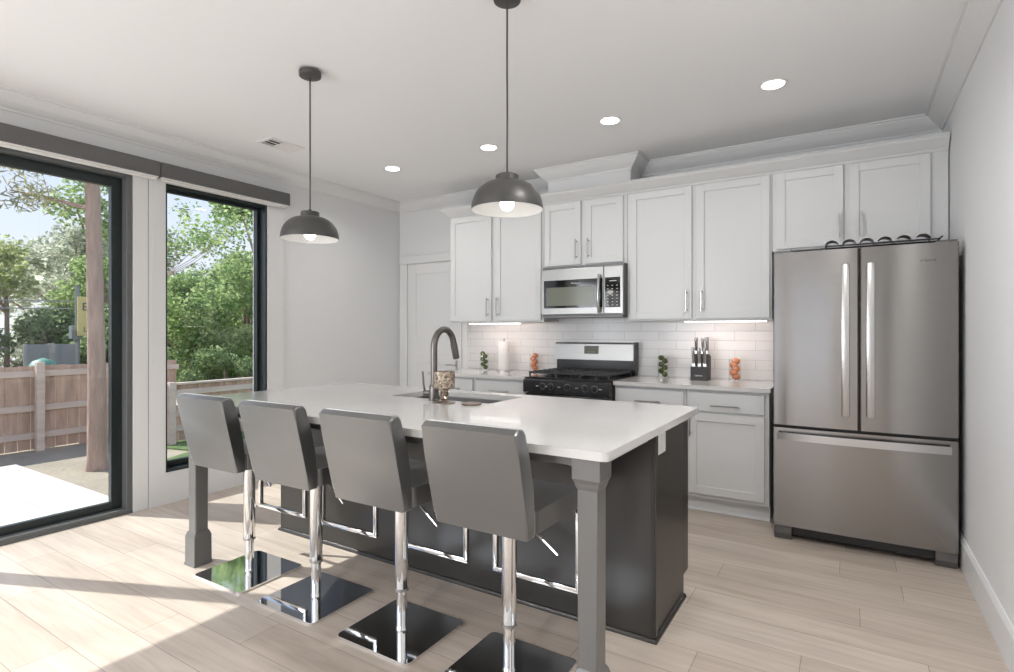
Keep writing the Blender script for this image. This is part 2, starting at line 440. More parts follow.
# window 1
wt = bpy.data.objects.new('window_1', None); C.objects.link(wt); wt['kind'] = 'structure'; WORLD[wt.name] = Vector((0, 0, 0))
bm = NB(); frame_ring(bm, -4.53, -4.352, WY0, WY1, WZ0, WZ1, .016, .02); obj('window_frame', bm, 'frame_dark', wt)
bm = NB(); frame_ring(bm, -4.485, -4.44, WY0+.016, WY1-.016, WZ0+.02, WZ1-.016, .024, .045); obj('window_sash', bm, 'frame_dark', wt)
bm = NB(); box(bm, -4.466, -4.458, WY0+.036, WY1-.036, WZ0+.06, WZ1-.036); obj('pane', bm, 'pane_glass', wt)
# sliding door
dt = bpy.data.objects.new('door_1', None); C.objects.link(dt); dt['kind'] = 'structure'; WORLD[dt.name] = Vector((0, 0, 0))
bm = NB(); frame_ring(bm, -4.54, -4.345, DY0, DY1, 0, DZ, .034, .035); obj('door_frame', bm, 'frame_grey', dt)
DM = .735
for (a, b, xo) in ((DM-.045, DY1-.034, -4.44), (DY0+.034, DM+.045, -4.49)):
    bm = NB(); frame_ring(bm, xo-.022, xo+.022, a, b, .035, DZ-.034, .068, .052); s = obj('door_panel', bm, 'frame_dark', dt)
    bm = NB(); box(bm, xo-.004, xo+.004, a+.062, b-.062, .083, DZ-.098); obj('pane', bm, 'pane_glass', s)
bm = NB(); box(bm, -4.418, -4.40, DM-.02, DM+.005, .95, 1.2, .004); obj('door_handle', bm, 'frame_grey', dt)
bm = NB(); box(bm, -4.40, -4.335, DY0, DY1, -.004, .012, .003); obj('door_threshold', bm, 'frame_grey', dt)
# added window frame round the left fill light, unseen behind the camera
wt2 = bpy.data.objects.new('window_2', None); C.objects.link(wt2); wt2['kind'] = 'structure'; WORLD[wt2.name] = Vector((0, 0, 0))
bm = NB(); frame_ring(bm, -4.54, -4.37, -2.8, -1.0, .3, 2.371, .04); obj('window_frame', bm, 'frame_dark', wt2)
for k, x in enumerate((-3.9,)):  # added rear window frame, unseen, round the wide fill light
    o = bpy.data.objects.new('window_%d' % (3+k), None); C.objects.link(o); o['kind'] = 'structure'; WORLD[o.name] = Vector((0, 0, 0))
    bm = NB()
    box(bm, x, x+.05, REAR-.12, REAR-.0, .5, 2.4); box(bm, x+1.75, x+1.8, REAR-.12, REAR, .5, 2.4); box(bm, x+.05, x+1.75, REAR-.12, REAR, .5, .55); box(bm, x+.05, x+1.75, REAR-.12, REAR, 2.35, 2.4)
    obj('window_frame', bm, 'trim_paint', o)

d3 = bpy.data.objects.new('door_3', None); C.objects.link(d3); d3['kind'] = 'structure'; WORLD[d3.name] = Vector((0, 0, 0))  # added rear door frame, unseen, round the weaker fill light
bm = NB(); box(bm, -1.5, -1.44, REAR-.12, REAR+.0, 0, 2.25); box(bm, -.46, -.4, REAR-.12, REAR, 0, 2.25); box(bm, -1.44, -.46, REAR-.12, REAR, 2.19, 2.25); box(bm, -1.44, -.46, REAR-.12, REAR, 0, .06)
obj('door_frame', bm, 'trim_paint', d3)
# interior door in the back wall
d2 = bpy.data.objects.new('door_2', None); C.objects.link(d2); d2['kind'] = 'structure'; WORLD[d2.name] = Vector((0, 0, 0))
bm = NB(); dx0, dx1, dzt = -4.215, -3.47, 2.05
box(bm, -4.328, -4.232, YB-.022, YB, 0, 2.06, .003); box(bm, dx1+.018, dx1+.085, YB-.022, YB, 0, 2.06, .003); box(bm, -4.34, dx1+.095, YB-.026, YB, 2.06, 2.155, .003)
box(bm, -4.345, dx1+.10, YB-.034, YB, 2.147, 2.160, .003)
obj('door_casing', bm, 'trim_paint', d2)


def panel_front(bm, x0, x1, y, z0, z1, rail=.058, th=.02, rec=.009, bev=.0015, mids=()):
    """five-piece shaker panel facing -Y, front surface at y"""
    box(bm, x0+rail*.6, x1-rail*.6, y+rec, y+th, z0+rail*.6, z1-rail*.6)
    box(bm, x0, x0+rail, y, y+th, z0, z1, bev, 1); box(bm, x1-rail, x1, y, y+th, z0, z1, bev, 1)
    box(bm, x0+rail, x1-rail, y, y+th, z1-rail, z1, bev, 1); box(bm, x0+rail, x1-rail, y, y+th, z0, z0+rail, bev, 1)
    for m_ in mids: box(bm, x0+rail, x1-rail, y, y+th, m_-rail/2, m_+rail/2, bev, 1)
    # inner sticking
    s_ = .008
    return bm


bm = NB(); panel_front(bm, dx0, dx1, YB-.012, .01, dzt, .11, .03, .008, .002, (1.0,)); obj('door_slab', bm, 'trim_paint', d2)
hx = -3.525
bm = NB(); box(bm, hx-.016, hx+.016, YB-.022, YB-.012, .88, .99, .003); tube(bm, [(hx, YB-.02, .945), (hx, YB-.06, .945), (hx-.012, YB-.066, .945), (hx-.11, YB-.066, .945)], .009, 10)
obj('door_handle', bm, 'nickel', d2, smooth=True)

# backsplash tile
bm = NB(); box(bm, -3.385, -.425, YB-.010, YB-.0005, .914, 1.45); struct('wall_backsplash', bm, 'subway_tile')

# ------------------------------------------------------------------ EXTERIOR SETTING
bm = NB(); box(bm, -40, -4.56, -22, 34, -1.0, -.45); struct('ground', bm, 'dirt')
bm = NB(); box(bm, -7.45, -4.56, -3.5, .55, -.44, -.10, .01); box(bm, -7.45, -4.56, .56, 1.72, -.44, -.10, .01); box(bm, -7.45, -4.56, 1.73, 2.16, -.44, -.102, .01)
struct('patio', bm, 'concrete')
bm = NB()
prof = [(-16, 4.3), (-12, 3.9), (-9.0, 4.15), (-8.1, 4.35), (-7.4, 3.0), (-4.6, 3.0), (-4.6, 14), (-16, 14)]
prism(bm, prof, 'z', -.449, -.425); struct('ground_lawn', bm, 'lawn')

# ------------------------------------------------------------------ KITCHEN CABINETS
FY = 4.34  # upper door face


def handle_bar(parent, x, y, z0, z1, vertical=True, name='handle', m='nickel', th=.010, off=.03):
    bm = NB()
    if vertical:
        box(bm, x-th/2, x+th/2, y-off-th, y-off, z0, z1, .002)
        for z in (z0+.02, z1-.02): box(bm, x-th/2, x+th/2, y-off, y, z-th/2, z+th/2)
    else:  # x is (x0,x1), z0 height
        box(bm, x[0], x[1], y-off-th, y-off, z0-th/2, z0+th/2, .002)
        for q in (x[0]+.02, x[1]-.02): box(bm, q-th/2, q+th/2, y-off, y, z0-th/2, z0+th/2)
    return obj(name, bm, m, parent)


def upper_cabinet(label, x0, x1, z0, z1, doors, handles, loc, filler=None):
    t_ = thing('wall_cabinet', label, 'cabinet', (loc[0], YB-.01, z0), 'white wall cabinets along the back wall')
    bm = NB(); box(bm, x0, x1, FY+.022, YB-.012, z0, z1, .001, 1)
    obj('cabinet_body', bm, 'cabinet_paint', t_)
    for (a, b, za, zb), (hx_, hz0, hz1) in zip(doors, handles):
        bm = NB(); panel_front(bm, a, b, FY, za, zb, .056, .021, .010)
        d = obj('door', bm, 'cabinet_paint', t_); handle_bar(d, hx_, FY, hz0, hz1)
    return t_


upper_cabinet('tall white two-door wall cabinet at the left end above the paper towel roll', -3.383, -2.325, 1.386, 2.44,
              [(-3.37, -2.882, 1.399, 2.425), (-2.835, -2.345, 1.399, 2.425)], [(-2.915, 1.44, 1.622), (-2.802, 1.44, 1.622)], (-2.85,))
upper_cabinet('short white two-door wall cabinet directly above the microwave', -2.322, -1.545, 1.865, 2.44,
              [(-2.31, -1.955, 1.878, 2.425), (-1.912, -1.575, 1.878, 2.425)], [(-1.99, 1.925, 2.095), (-1.878, 1.925, 2.095)], (-1.93,))
upper_cabinet('tall wide white two-door wall cabinet between the microwave and the refrigerator', -1.542, -.462, 1.385, 2.44,
              [(-1.515, -1.022, 1.398, 2.425), (-.985, -.475, 1.398, 2.425)], [(-1.058, 1.45, 1.62), (-.945, 1.45, 1.62)], (-1.0,))
upper_cabinet('white two-door wall cabinet above the refrigerator in the corner', -.459, XR-.006, 1.872, 2.44,
              [(-.430, -.022, 1.885, 2.425), (.012, .448, 1.885, 2.425)], [(-.048, 1.935, 2.095), (.078, 1.935, 2.095)], (0,))
# crown on the cabinets
CC = [(0, 2.432), (.004, 2.432), (.010, 2.447), (.022, 2.456), (.044, 2.478), (.066, 2.500), (.070, 2.510), (.078, 2.512), (.078, 2.522), (0, 2.522)]
bm = NB(); sweep_plan(bm, [(-3.383, YB-.014), (-3.383, FY+.020), (XR-.006, FY+.020)][::1], CC)
# outward of travel must face the room: travel -Y then +X has the room on its right
struct('trim_4', bm, 'cabinet_paint')
bm = NB(); box(bm, -3.38, XR-.008, FY+.03, YB-.012, 2.442, 2.512); struct('trim_5', bm, 'cabinet_paint')

# under-cabinet light bars
for lb, a, b in (('thin lit light bar under the left wall cabinet', -3.17, -2.58), ('thin lit light bar under the wall cabinet beside the refrigerator', -1.09, -.49)):
    zc_ = 1.386 if a < -2 else 1.385
    t_ = thing('under_cabinet_light', lb, 'light', ((a+b)/2, 4.40, zc_-.02))
    bm = NB(); box(bm, a, b, 4.365, 4.405, zc_-.010, zc_-.001, .001); obj('housing', bm, 'plate_white', t_)
    bm = NB(); box(bm, a+.01, b-.01, 4.367, 4.403, zc_-.016, zc_-.0105, .001); obj('diffuser', bm, 'led', t_)
    area('under_cabinet_glow', ((a+b)/2, 4.42, zc_-.03), (0, .35, -1), b-a, .03, .65, (1, .76, .66))

LY = 4.055  # base door face


def base_cabinet(label, x0, x1, fronts, side='r'):
    t_ = thing('base_cabinet', label, 'cabinet', ((x0+x1)/2, YB-.02, 0), 'white base cabinets along the back wall')
    bm = NB(); box(bm, x0, x1, LY+.021, YB-.012, .105, .883, .001, 1); box(bm, x0+.002, x1-.002, LY+.085, YB-.03, 0, .105)
    obj('cabinet_body', bm, 'cabinet_paint', t_)
    bm = NB(); box(bm, x0, x1, LY+.068, LY+.084, 0, .104); obj('toe_kick', bm, 'cabinet_paint', t_)
    bm = NB(); prism(bm, [(LY+.052, 0), (LY+.067, 0), (LY+.067, .018), (LY+.063, .018), (LY+.054, .010)], 'x', x0, x1); obj('shoe_moulding', bm, 'trim_paint', t_)
    for a, b in fronts:
        bm = NB(); box(bm, a, b, LY, LY+.020, .728, .862, .004, 2)
        d = obj('drawer', bm, 'cabinet_paint', t_); c_ = (a+b)/2; handle_bar(d, (c_-.095, c_+.095), LY, .775, None, False)
        bm = NB(); panel_front(bm, a, b, LY, .135, .712, .056, .020, .010); d = obj('door', bm, 'cabinet_paint', t_)
        handle_bar(d, a+.017, LY, .55, .70)
    return t_


base_cabinet('white base cabinet with a drawer, beside the refrigerator', -.994, -.447, [(-.976, -.474)])
base_cabinet('white base cabinet with a drawer, immediately right of the stove', -1.543, -.997, [(-1.53, -1.012)])
base_cabinet('white base cabinet immediately left of the stove', -2.880, -2.325, [(-2.853, -2.345)])
base_cabinet('white base cabinet at the left end of the counter by the interior door', -3.37, -2.883, [(-3.35, -2.898)])

for lb, a, b, rl, rr in (('white quartz counter slab right of the stove', -1.540, -.432, 0, 1), ('white quartz counter slab left of the stove', -3.40, -2.330, 1, 0)):
    bm = NB(); prism(bm, rounded_rect(a, b, 4.022, YB-.011, .006, 2), 'z', .884, .914); bevel_all(bm, .002, 1)
    tag(obj('countertop', bm, 'quartz'), lb, 'countertop', 'quartz counters beside the stove')

# ------------------------------------------------------------------ STOVE
st = thing('gas_range', 'stainless gas range with black cooktop and front knobs between the white cabinets', 'stove', (-1.935, 4.3, 0))
SX0, SX1 = -2.306, -1.550
bm = NB(); box(bm, SX0, SX1, 4.03, 4.64, .05, .90, .003); 
for x in (SX0+.05, SX1-.05):
    for y in (4.08, 4.58): lathe(bm, [(.018, 0), (.018, .05)], x, y, 12)
obj('oven_body', bm, 'steel_dark', st)
bm = NB(); box(bm, SX0-.004, SX1+.004, 4.0, 4.64, .900, .918, .004); obj('cooktop', bm, 'black_enamel', st)
bm = NB(); prism(bm, [(3.965, .795), (4.03, .795), (4.03, .900), (3.985, .903), (3.968, .893)], 'x', SX0-.004, SX1+.004); bevel_all(bm, .003, 1); cp = obj('control_panel', bm, 'black_enamel', st)
for x in (-2.128, -2.052, -1.902, -1.749, -1.669):
    bm = NB(); pr = [(0, 0), (.023, 0), (.023, -.006), (.019, -.010), (.017, -.028), (0, -.028)]
    lathe(bm, [(r, z) for r, z in pr], 0, 0, 20, False); bmesh.ops.rotate(bm, verts=bm.verts, cent=(0, 0, 0), matrix=Matrix.Rotation(R(-90), 3, 'X'))
    for v in bm.verts: v.co.y = -abs(v.co.y)
    box(bm, -.003, .003, -.034, -.027, -.016, .016)
    bmesh.ops.translate(bm, verts=bm.verts, vec=(x, 3.966, .850))
    k = obj('knob', bm, 'black_plastic', st, smooth=True)
    bm = NB(); lathe(bm, [(.0235, -.001), (.029, -.001), (.029, .002), (.0235, .002)], 0, 0, 24, False); bmesh.ops.rotate(bm, verts=bm.verts, cent=(0, 0, 0), matrix=Matrix.Rotation(R(90), 3, 'X')); bmesh.ops.translate(bm, verts=bm.verts, vec=(x, 3.9655, .850)); obj('knob_ring', bm, 'steel_dark', k, smooth=True)
for x in (-2.175, -2.09, -1.975, -1.82, -1.62):
    bm = NB(); box(bm, x-.012, x+.012, 3.9640, 3.966, .846, .850); obj('knob_mark', bm, 'mark_white', cp)
bm = NB(); box(bm, SX0+.003, SX1-.003, 3.995, 4.028, .235, .785, .005); dr = obj('oven_door', bm, 'steel', st)
bm = NB(); box(bm, SX0+.10, SX1-.10, 3.991, 3.9945, .33, .66, .001); obj('oven_window', bm, 'black_glass', dr)
bm = NB(); tube(bm, [(SX0+.04, 3.955, .735), (SX1-.04, 3.955, .735)], .012, 12)
for x in (SX0+.07, SX1-.07): box(bm, x-.012, x+.012, 3.955, 3.996, .727, .743)
obj('handle', bm, 'steel_bright', dr, smooth=True)
bm = NB(); box(bm, SX0+.003, SX1-.003, 3.997, 4.028, .07, .225, .005); obj('storage_drawer', bm, 'steel', st)
# backguard
bm = NB(); prism(bm, [(4.585, .918), (4.655, .918), (4.655, 1.045), (4.585, 1.045)], 'x', SX0, SX1); obj('backguard_base', bm, 'black_enamel', st)
bm = NB(); prism(bm, [(4.560, 1.045), (4.655, 1.045), (4.655, 1.20), (4.598, 1.20), (4.575, 1.185)], 'x', SX0-.014, SX1-.012); bevel_all(bm, .004, 2); bg_ = obj('backguard', bm, 'steel_mid', st)
bm = NB(); box(bm, SX1-.0118, SX1+.004, 4.562, 4.657, .95, 1.204, .002); obj('side_cap', bm, 'black_enamel', st)
bm = NB(); prism(bm, [(4.5590, 1.098), (4.566, 1.098), (4.573, 1.17), (4.5690, 1.17)], 'x', -2.02, -1.885); ds = obj('display', bm, 'display_green', bg_)
bm = NB(); box(bm, -1.99, -1.915, 4.560, 4.5625, 1.112, 1.118); obj('display_marks', bm, 'plastic_grey', ds)
# burners and grates
for x in (-2.15, -1.935, -1.72):
    for y in ((4.16, 4.44) if x != -1.935 else (4.30,)):
        bm = NB(); lathe(bm, [(.05, .918), (.05, .924), (.036, .927), (.036, .936), (.034, .940), (0, .941)], x, y, 20, False); obj('burner', bm, 'cast_iron', st, smooth=True)
for i, (a, b) in enumerate(((-2.295, -2.045), (-2.04, -1.83), (-1.825, -1.575))):
    bm = NB(); g = .011
    for y in (4.04, 4.56): box(bm, a, b, y-g/2, y+g/2, .945, .960, .002, 1)
    for x in (a+g/2, b-g/2): box(bm, x-g/2, x+g/2, 4.04, 4.56, .945, .960, .002, 1)
    c_ = (a+b)/2
    box(bm, c_-g/2, c_+g/2, 4.04, 4.56, .947, .964, .002, 1)
    for y in (4.12, 4.20, 4.40, 4.48, 4.30): box(bm, a, b, y-g/2, y+g/2, .947, .964, .002, 1)
    for x in (a+g/2, b-g/2):
        for y in (4.045, 4.555): box(bm, x-g/2, x+g/2, y-g/2, y+g/2, .918, .946)
    obj('grate', bm, 'cast_iron', st)

# ------------------------------------------------------------------ MICROWAVE
mw = thing('microwave', 'stainless over-the-range microwave with black door window and vertical handle', 'microwave', (-1.915, 4.5, 1.43))
MX0, MX1, MY = -2.300, -1.545, 4.262
bm = NB(); box(bm, MX0, MX1, MY+.03, YB-.012, 1.432, 1.862, .003); obj('microwave_body', bm, 'steel_dark', mw)
bm = NB(); box(bm, MX0, -1.712, MY, MY+.029, 1.445, 1.838, .004); md = obj('door', bm, 'steel_mid', mw)
bm = NB(); box(bm, MX0+.03, -1.722, MY-.0025, MY-.0002, 1.500, 1.742, .001); md2 = obj('door_glass', bm, 'black_glass', md)
bm = NB(); box(bm, MX0+.055, -1.795, MY-.0040, MY-.0026, 1.520, 1.680, .0005); obj('window_screen', bm, 'display_green', md)
bm = NB(); p = []
for i in range(13):
    u = i/12; p.append((-1.745, MY-.018-.026*math.sin(math.pi*u), 1.455+.315*u))
tube(bm, p, .0135, 12); box(bm, -1.755, -1.735, MY-.022, MY, 1.455, 1.475); box(bm, -1.755, -1.735, MY-.022, MY, 1.75, 1.77); obj('handle', bm, 'steel_bright', md, smooth=True)
bm = NB(); box(bm, -1.709, MX1, MY, MY+.029, 1.445, 1.838, .004); pn = obj('control_panel', bm, 'steel_mid', mw)
bm = NB(); box(bm, -1.700, -1.568, MY-.0025, MY-.0002, 1.497, 1.745, .001); obj('keypad', bm, 'black_glass', pn)
for i in range(7):
    for j in range(3):
        bm = NB(); x = -1.675+j*.040; z = 1.515+i*.027
        box(bm, x-.006, x+.006, MY-.0034, MY-.0026, z-.0022, z+.0022); obj('key_mark', bm, 'mark_white', pn)
bm = NB(); box(bm, -1.66, -1.60, MY-.0034, MY-.0026, 1.712, 1.717); obj('clock_display', bm, 'mark_white', pn)
bm = NB(); box(bm, MX0+.01, MX1-.01, MY+.01, YB-.02, 1.420, 1.431); obj('vent_grille', bm, 'steel_dark', mw)


def text_obj(name, s, size, loc, m, parent, depth=.0006, rot=(90, 0, 0), align='CENTER'):
    cu = bpy.data.curves.new(name, 'FONT'); cu.body = s; cu.size = size; cu.extrude = depth; cu.align_x = align
    to = bpy.data.objects.new('tmp', cu); C.objects.link(to)
    dg = bpy.context.evaluated_depsgraph_get(); me = bpy.data.meshes.new_from_object(to.evaluated_get(dg))
    bpy.data.objects.remove(to)
    M = Matrix.Translation(Vector(loc)-wpos(parent)) @ Matrix.Rotation(R(rot[2]), 4, 'Z') @ Matrix.Rotation(R(rot[0]), 4, 'X')
    me.transform(M); me.materials.clear(); me.materials.append(MAT[m]); me.name = name
    o = bpy.data.objects.new(name, me); C.objects.link(o); o.parent = parent; WORLD[o.name] = wpos(parent)
    return o


text_obj('badge', 'Whirlpool', .020, (-1.966, MY-.0045, 1.703), 'mark_white', mw)

# ------------------------------------------------------------------ REFRIGERATOR
fr = thing('refrigerator', 'tall stainless french-door refrigerator with bottom freezer beside the right wall', 'refrigerator', (.06, 4.2, 0))
FX0, FX1, FF = -.392, .516, 3.783
bm = NB(); box(bm, FX0+.004, FX1-.004, FF+.075, 4.60, .055, 1.765, .004); box(bm, FX0+.03, FX1-.03, FF+.10, 4.58, .02, .06); obj('fridge_body', bm, 'steel_dark', fr)
gx = .062


def bowed(bm, x0, x1, z0, z1, bow=.010, th=.068, n=14, edge=.012):
    cx = (FX0+FX1)/2; hw = (FX1-FX0)/2; pts = []
    for i in range(n+1):
        x = x0+(x1-x0)*i/n; u = (x-cx)/hw; y = FF+bow*u*u
        pts.append((x, y))
    pts[0] = (x0, pts[0][1]+edge*.5); pts.insert(1, (x0+edge*.5, pts[1][1]))
    pts[-1] = (x1, pts[-1][1]+edge*.5); pts.insert(-1, (x1-edge*.5, pts[-2][1]))
    pts = sorted(set(pts), key=lambda q: q[0])
    poly = pts + [(x1, FF+th), (x0, FF+th)]
    prism(bm, poly, 'z', z0, z1); return bm


for (a, b, hx_) in ((FX0, gx-.004, -.006), (gx+.004, FX1, .116)):
    bm = NB(); bowed(bm, a, b, .718, 1.785); d = obj('door', bm, 'steel', fr, smooth=True)
    bm = NB(); box(bm, hx_-.020, hx_+.020, FF-.056, FF-.040, .800, 1.690, .005); box(bm, hx_-.014, hx_+.014, FF-.042, FF+.004, .83, .87); box(bm, hx_-.014, hx_+.014, FF-.042, FF+.004, 1.625, 1.665)
    obj('handle', bm, 'steel_bright', d, smooth=True)
    bm = NB(); xx = a+.05 if a < 0 else b-.05; box(bm, xx-.045, xx+.045, FF+.02, FF+.12, 1.7855, 1.797, .003); obj('hinge_cover', bm, 'steel_dark', fr)
bm = NB(); bowed(bm, FX0, FX1, .092, .700); fz = obj('freezer_drawer', bm, 'steel', fr, smooth=True)
bm = NB(); p = []
for i in range(13):
    u = i/12; p.append((-.365+.845*u, FF-.034-.020*math.sin(math.pi*u)))
q = [(x, y+.014) for x, y in p][::-1]
prism(bm, p+q, 'z', .632, .675); bevel_all(bm, .003, 1, 50)
for x in (-.33, .445): box(bm, x-.014, x+.014, FF-.03, FF+.012, .642, .665)
obj('handle', bm, 'steel_bright', fz, smooth=True)
bm = NB(); box(bm, FX0+.004, FX1-.004, FF+.045, FF+.074, .70, .718); box(bm, gx-.004, gx+.004, FF+.05, FF+.074, .718, 1.785); obj('gasket', bm, 'black_plastic', fr)
bm = NB(); box(bm, FX0+.10, FX1-.10, FF+.05, FF+.085, .03, .09, .003); obj('base_grille', bm, 'black_plastic', fr)
for a, b in ((FX0+.004, FX0+.10), (FX1-.10, FX1-.004)):
    bm = NB(); prism(bm, [(FF+.022, .040), (FF+.035, .002), (FF+.12, .002), (FF+.12, .085), (FF+.022, .085)], 'x', a, b); bevel_all(bm, .004, 1); obj('foot', bm, 'steel_dark', fr)
text_obj('badge', 'Whirlpool', .025, (.365, FF+.0045, 1.684), 'mark_grey', fr)

# wire bottle rack on top of the refrigerator
rk = thing('bottle_rack', 'low wire rack with a row of arches lying on top of the refrigerator', 'rack', (.18, 3.93, 1.812))
bm = NB()
for y in (3.872, 3.99): tube(bm, [(-.11, y, 1.8165), (.44, y, 1.8165), (.455, y, 1.830)], .0045, 8)
for x in (-.11, .44): tube(bm, [(x, 3.872, 1.8165), (x, 3.99, 1.8165)], .0045, 8)
obj('rack_base', bm, 'black_plastic', rk)
for i in range(6):
    x0 = -.118+i*.0890
    bm = NB(); p = []
    for k in range(11):
        a = math.pi*k/10; p.append((x0+.040-.040*math.cos(a), 1.8205+.036*math.sin(a)))
    q = [(x0+.040+(x-x0-.040)*.90, 1.8205+(z-1.8205)*.85) for x, z in p][::-1]
    prism(bm, p+q, 'y', 3.868, 3.994); obj('arch', bm, 'nickel', rk, smooth=True)

# ------------------------------------------------------------------ ISLAND
IX0, IX1, IY0, IY1 = -3.200, -.631, 1.612, 2.862
BX0, BX1, BY0, BY1 = -3.135, -.684, 2.262, 2.815
isl = thing('kitchen_island', 'charcoal painted kitchen island base with two square legs under the white quartz top', 'island', (-1.9, 2.5, 0))
bm = NB()
SKX0, SKX1, SKY0, SKY1 = -2.31, -1.60, 2.40, 2.76
box(bm, BX0+.004, SKX0-.03, BY0+.004, BY1-.025, .105, .8835); box(bm, SKX1+.03, BX1-.004, BY0+.004, BY1-.025, .105, .8835)
box(bm, SKX0-.03, SKX1+.03, BY0+.004, BY1-.025, .105, .62); box(bm, SKX0-.03, SKX1+.03, BY0+.004, SKY0-.03, .62, .8835); box(bm, SKX0-.03, SKX1+.03, SKY1+.012, BY1-.025, .62, .8835)
box(bm, BX0+.004, BX1-.004, BY0+.004, BY1-.10, 0, .106)
obj('island_body', bm, 'island_paint', isl)
bm = NB(); box(bm, BX0, BX1, BY0-.012, BY0+.004, .0, .8835, .001, 1); obj('back_panel', bm, 'island_paint', isl)
bm = NB(); box(bm, BX1-.004, BX1+.008, BY0-.012, BY1-.090, 0, .8835, .001, 1); box(bm, BX1-.004, BX1+.008, BY1-.090, BY1-.004, .105, .8835, .001, 1)
box(bm, BX1+.008, BX1+.016, BY0-.014, BY0+.016, 0.02, .8835, .002, 1)
obj('side_panel', bm, 'island_paint', isl)
bm = NB(); box(bm, BX0-.008, BX0+.004, BY0-.012, BY1-.090, 0, .8835); box(bm, BX0-.008, BX0+.004, BY1-.09, BY1-.004, .105, .8835); obj('side_panel', bm, 'island_paint', isl)
SH = [(0, 0), (.014, 0), (.013, .009), (.008, .016), (0, .018)]
bm = NB(); sweep_plan(bm, [(BX0-.008, BY1-.09), (BX0-.008, BY0-.012), (BX1+.008, BY0-.012), (BX1+.008, BY1-.09)], [(-0+d, z) for d, z in SH]); obj('shoe_moulding', bm, 'island_paint', isl)
# aisle-side doors
n = 5; wd = (BX1-BX0-.02)/n
for i in range(n):
    a = BX0+.01+i*wd; bm = NB()
    panel_front(bm, a+.008, a+wd-.008, 0, .135, .87, .056, .02, .009)
    for v in bm.verts: v.co.y = BY1-.004-v.co.y
    d = obj('door', bm, 'island_paint', isl)
    bm = NB(); hx_ = a+wd-.04 if i % 2 == 0 else a+.04; box(bm, hx_-.005, hx_+.005, BY1+.024, BY1+.034, .66, .82, .002); box(bm, hx_-.005, hx_+.005, BY1-.004, BY1+.026, .68, .69); box(bm, hx_-.005, hx_+.005, BY1-.004, BY1+.026, .79, .80)
    obj('handle', bm, 'nickel', d)
# apron rails
bm = NB(); box(bm, -3.04, -.76, 1.662, 1.682, .846, .8835, .002, 1); obj('apron', bm, 'island_grey', isl)
bm = NB(); box(bm, -.722, -.702, 1.73, BY0-.013, .835, .8835, .002, 1); obj('apron', bm, 'island_grey', isl)
bm = NB(); box(bm, -3.09, -3.07, 1.73, BY0-.013, .835, .8835, .002, 1); obj('apron', bm, 'island_grey', isl)
bm = NB(); box(bm, -3.065, -.725, 1.73, BY0-.013, .872, .8835); obj('top_support', bm, 'plate_white', isl)


def leg(cx, cy):
    bm = NB(); h = .036
    secs = [(.052, 0), (.052, .012), (.049, .016), (.048, .158), (.042, .178), (h, .190), (h, .775), (.040, .785), (.044, .800), (.050, .812), (.050, .8835)]
    rings = []
    for s, z in secs:
        c_ = s*.16 if .18 < z < .77 else .002
        pts = []
        for sx_, sy_ in ((1, 1), (-1, 1), (-1, -1), (1, -1)):
            a = (cx+sx_*s, cy+sy_*(s-c_)); b = (cx+sx_*(s-c_), cy+sy_*s)
            pts += ([a, b] if sx_*sy_ > 0 else [b, a])
        rings.append([bm.verts.new((x, y, z)) for x, y in pts])
    for a, b in zip(rings, rings[1:]):
        for i in range(8): bm.faces.new((a[i], a[(i+1) % 8], b[(i+1) % 8], b[i]))
    bm.faces.new(rings[0][::-1]); bm.faces.new(rings[-1])
    return obj('leg', bm, 'island_grey', isl)


leg(-.712, 1.680); leg(-3.080, 1.680)
# corbel brackets beside the legs
for cx, s in ((-.748, -1), (-3.044, 1)):
    bm = NB(); poly = [(cx, .847), (cx, .785)]
    for i in range(1, 8):
        a = math.pi/2*i/7; poly.append((cx+s*.045*(1-math.cos(a)), .785+.062*math.sin(a)))
    prism(bm, poly, 'y', 1.662, 1.682); obj('bracket', bm, 'island_grey', isl)
# outlet on the island side
bm = NB(); box(bm, BX1+.008, BX1+.013, 2.295, 2.400, .772, .872, .002); ol = obj('outlet_plate', bm, 'plate_white', isl, 'white outlet plate')
bm = NB()
for z in (.803, .842): box(bm, BX1+.013, BX1+.0145, 2.332, 2.363, z-.014, z+.014, .001)
obj('outlet_socket', bm, 'plate_white', ol)

# island top with the sink cut-out
bm = NB()


def slab_with_hole(bm, outer, inner, z0, z1):
    nO, nI = len(outer), len(inner); V_ = {}
    for z in (z0, z1):
        vo = [bm.verts.new((x, y, z)) for x, y in outer]; vi = [bm.verts.new((x, y, z)) for x, y in inner]
        eds = [bm.edges.new((vo[i], vo[(i+1) % nO])) for i in range(nO)] + [bm.edges.new((vi[i], vi[(i+1) % nI])) for i in range(nI)]
        bmesh.ops.triangle_fill(bm, use_beauty=True, use_dissolve=False, edges=eds)
        V_[z] = (vo, vi)
    for k, n_ in ((0, nO), (1, nI)):
        a, b = V_[z0][k], V_[z1][k]
        for i in range(n_): bm.faces.new((a[i], a[(i+1) % n_], b[(i+1) % n_], b[i]))
    return bm


slab_with_hole(bm, rounded_rect(IX0, IX1, IY0, IY1, .022, 5), rounded_rect(SKX0, SKX1, SKY0, SKY1, .02, 4), .884, .914)
tag(obj('island_countertop', bm, 'quartz'), 'large white quartz slab covering the island, with a sink cut-out', 'countertop')
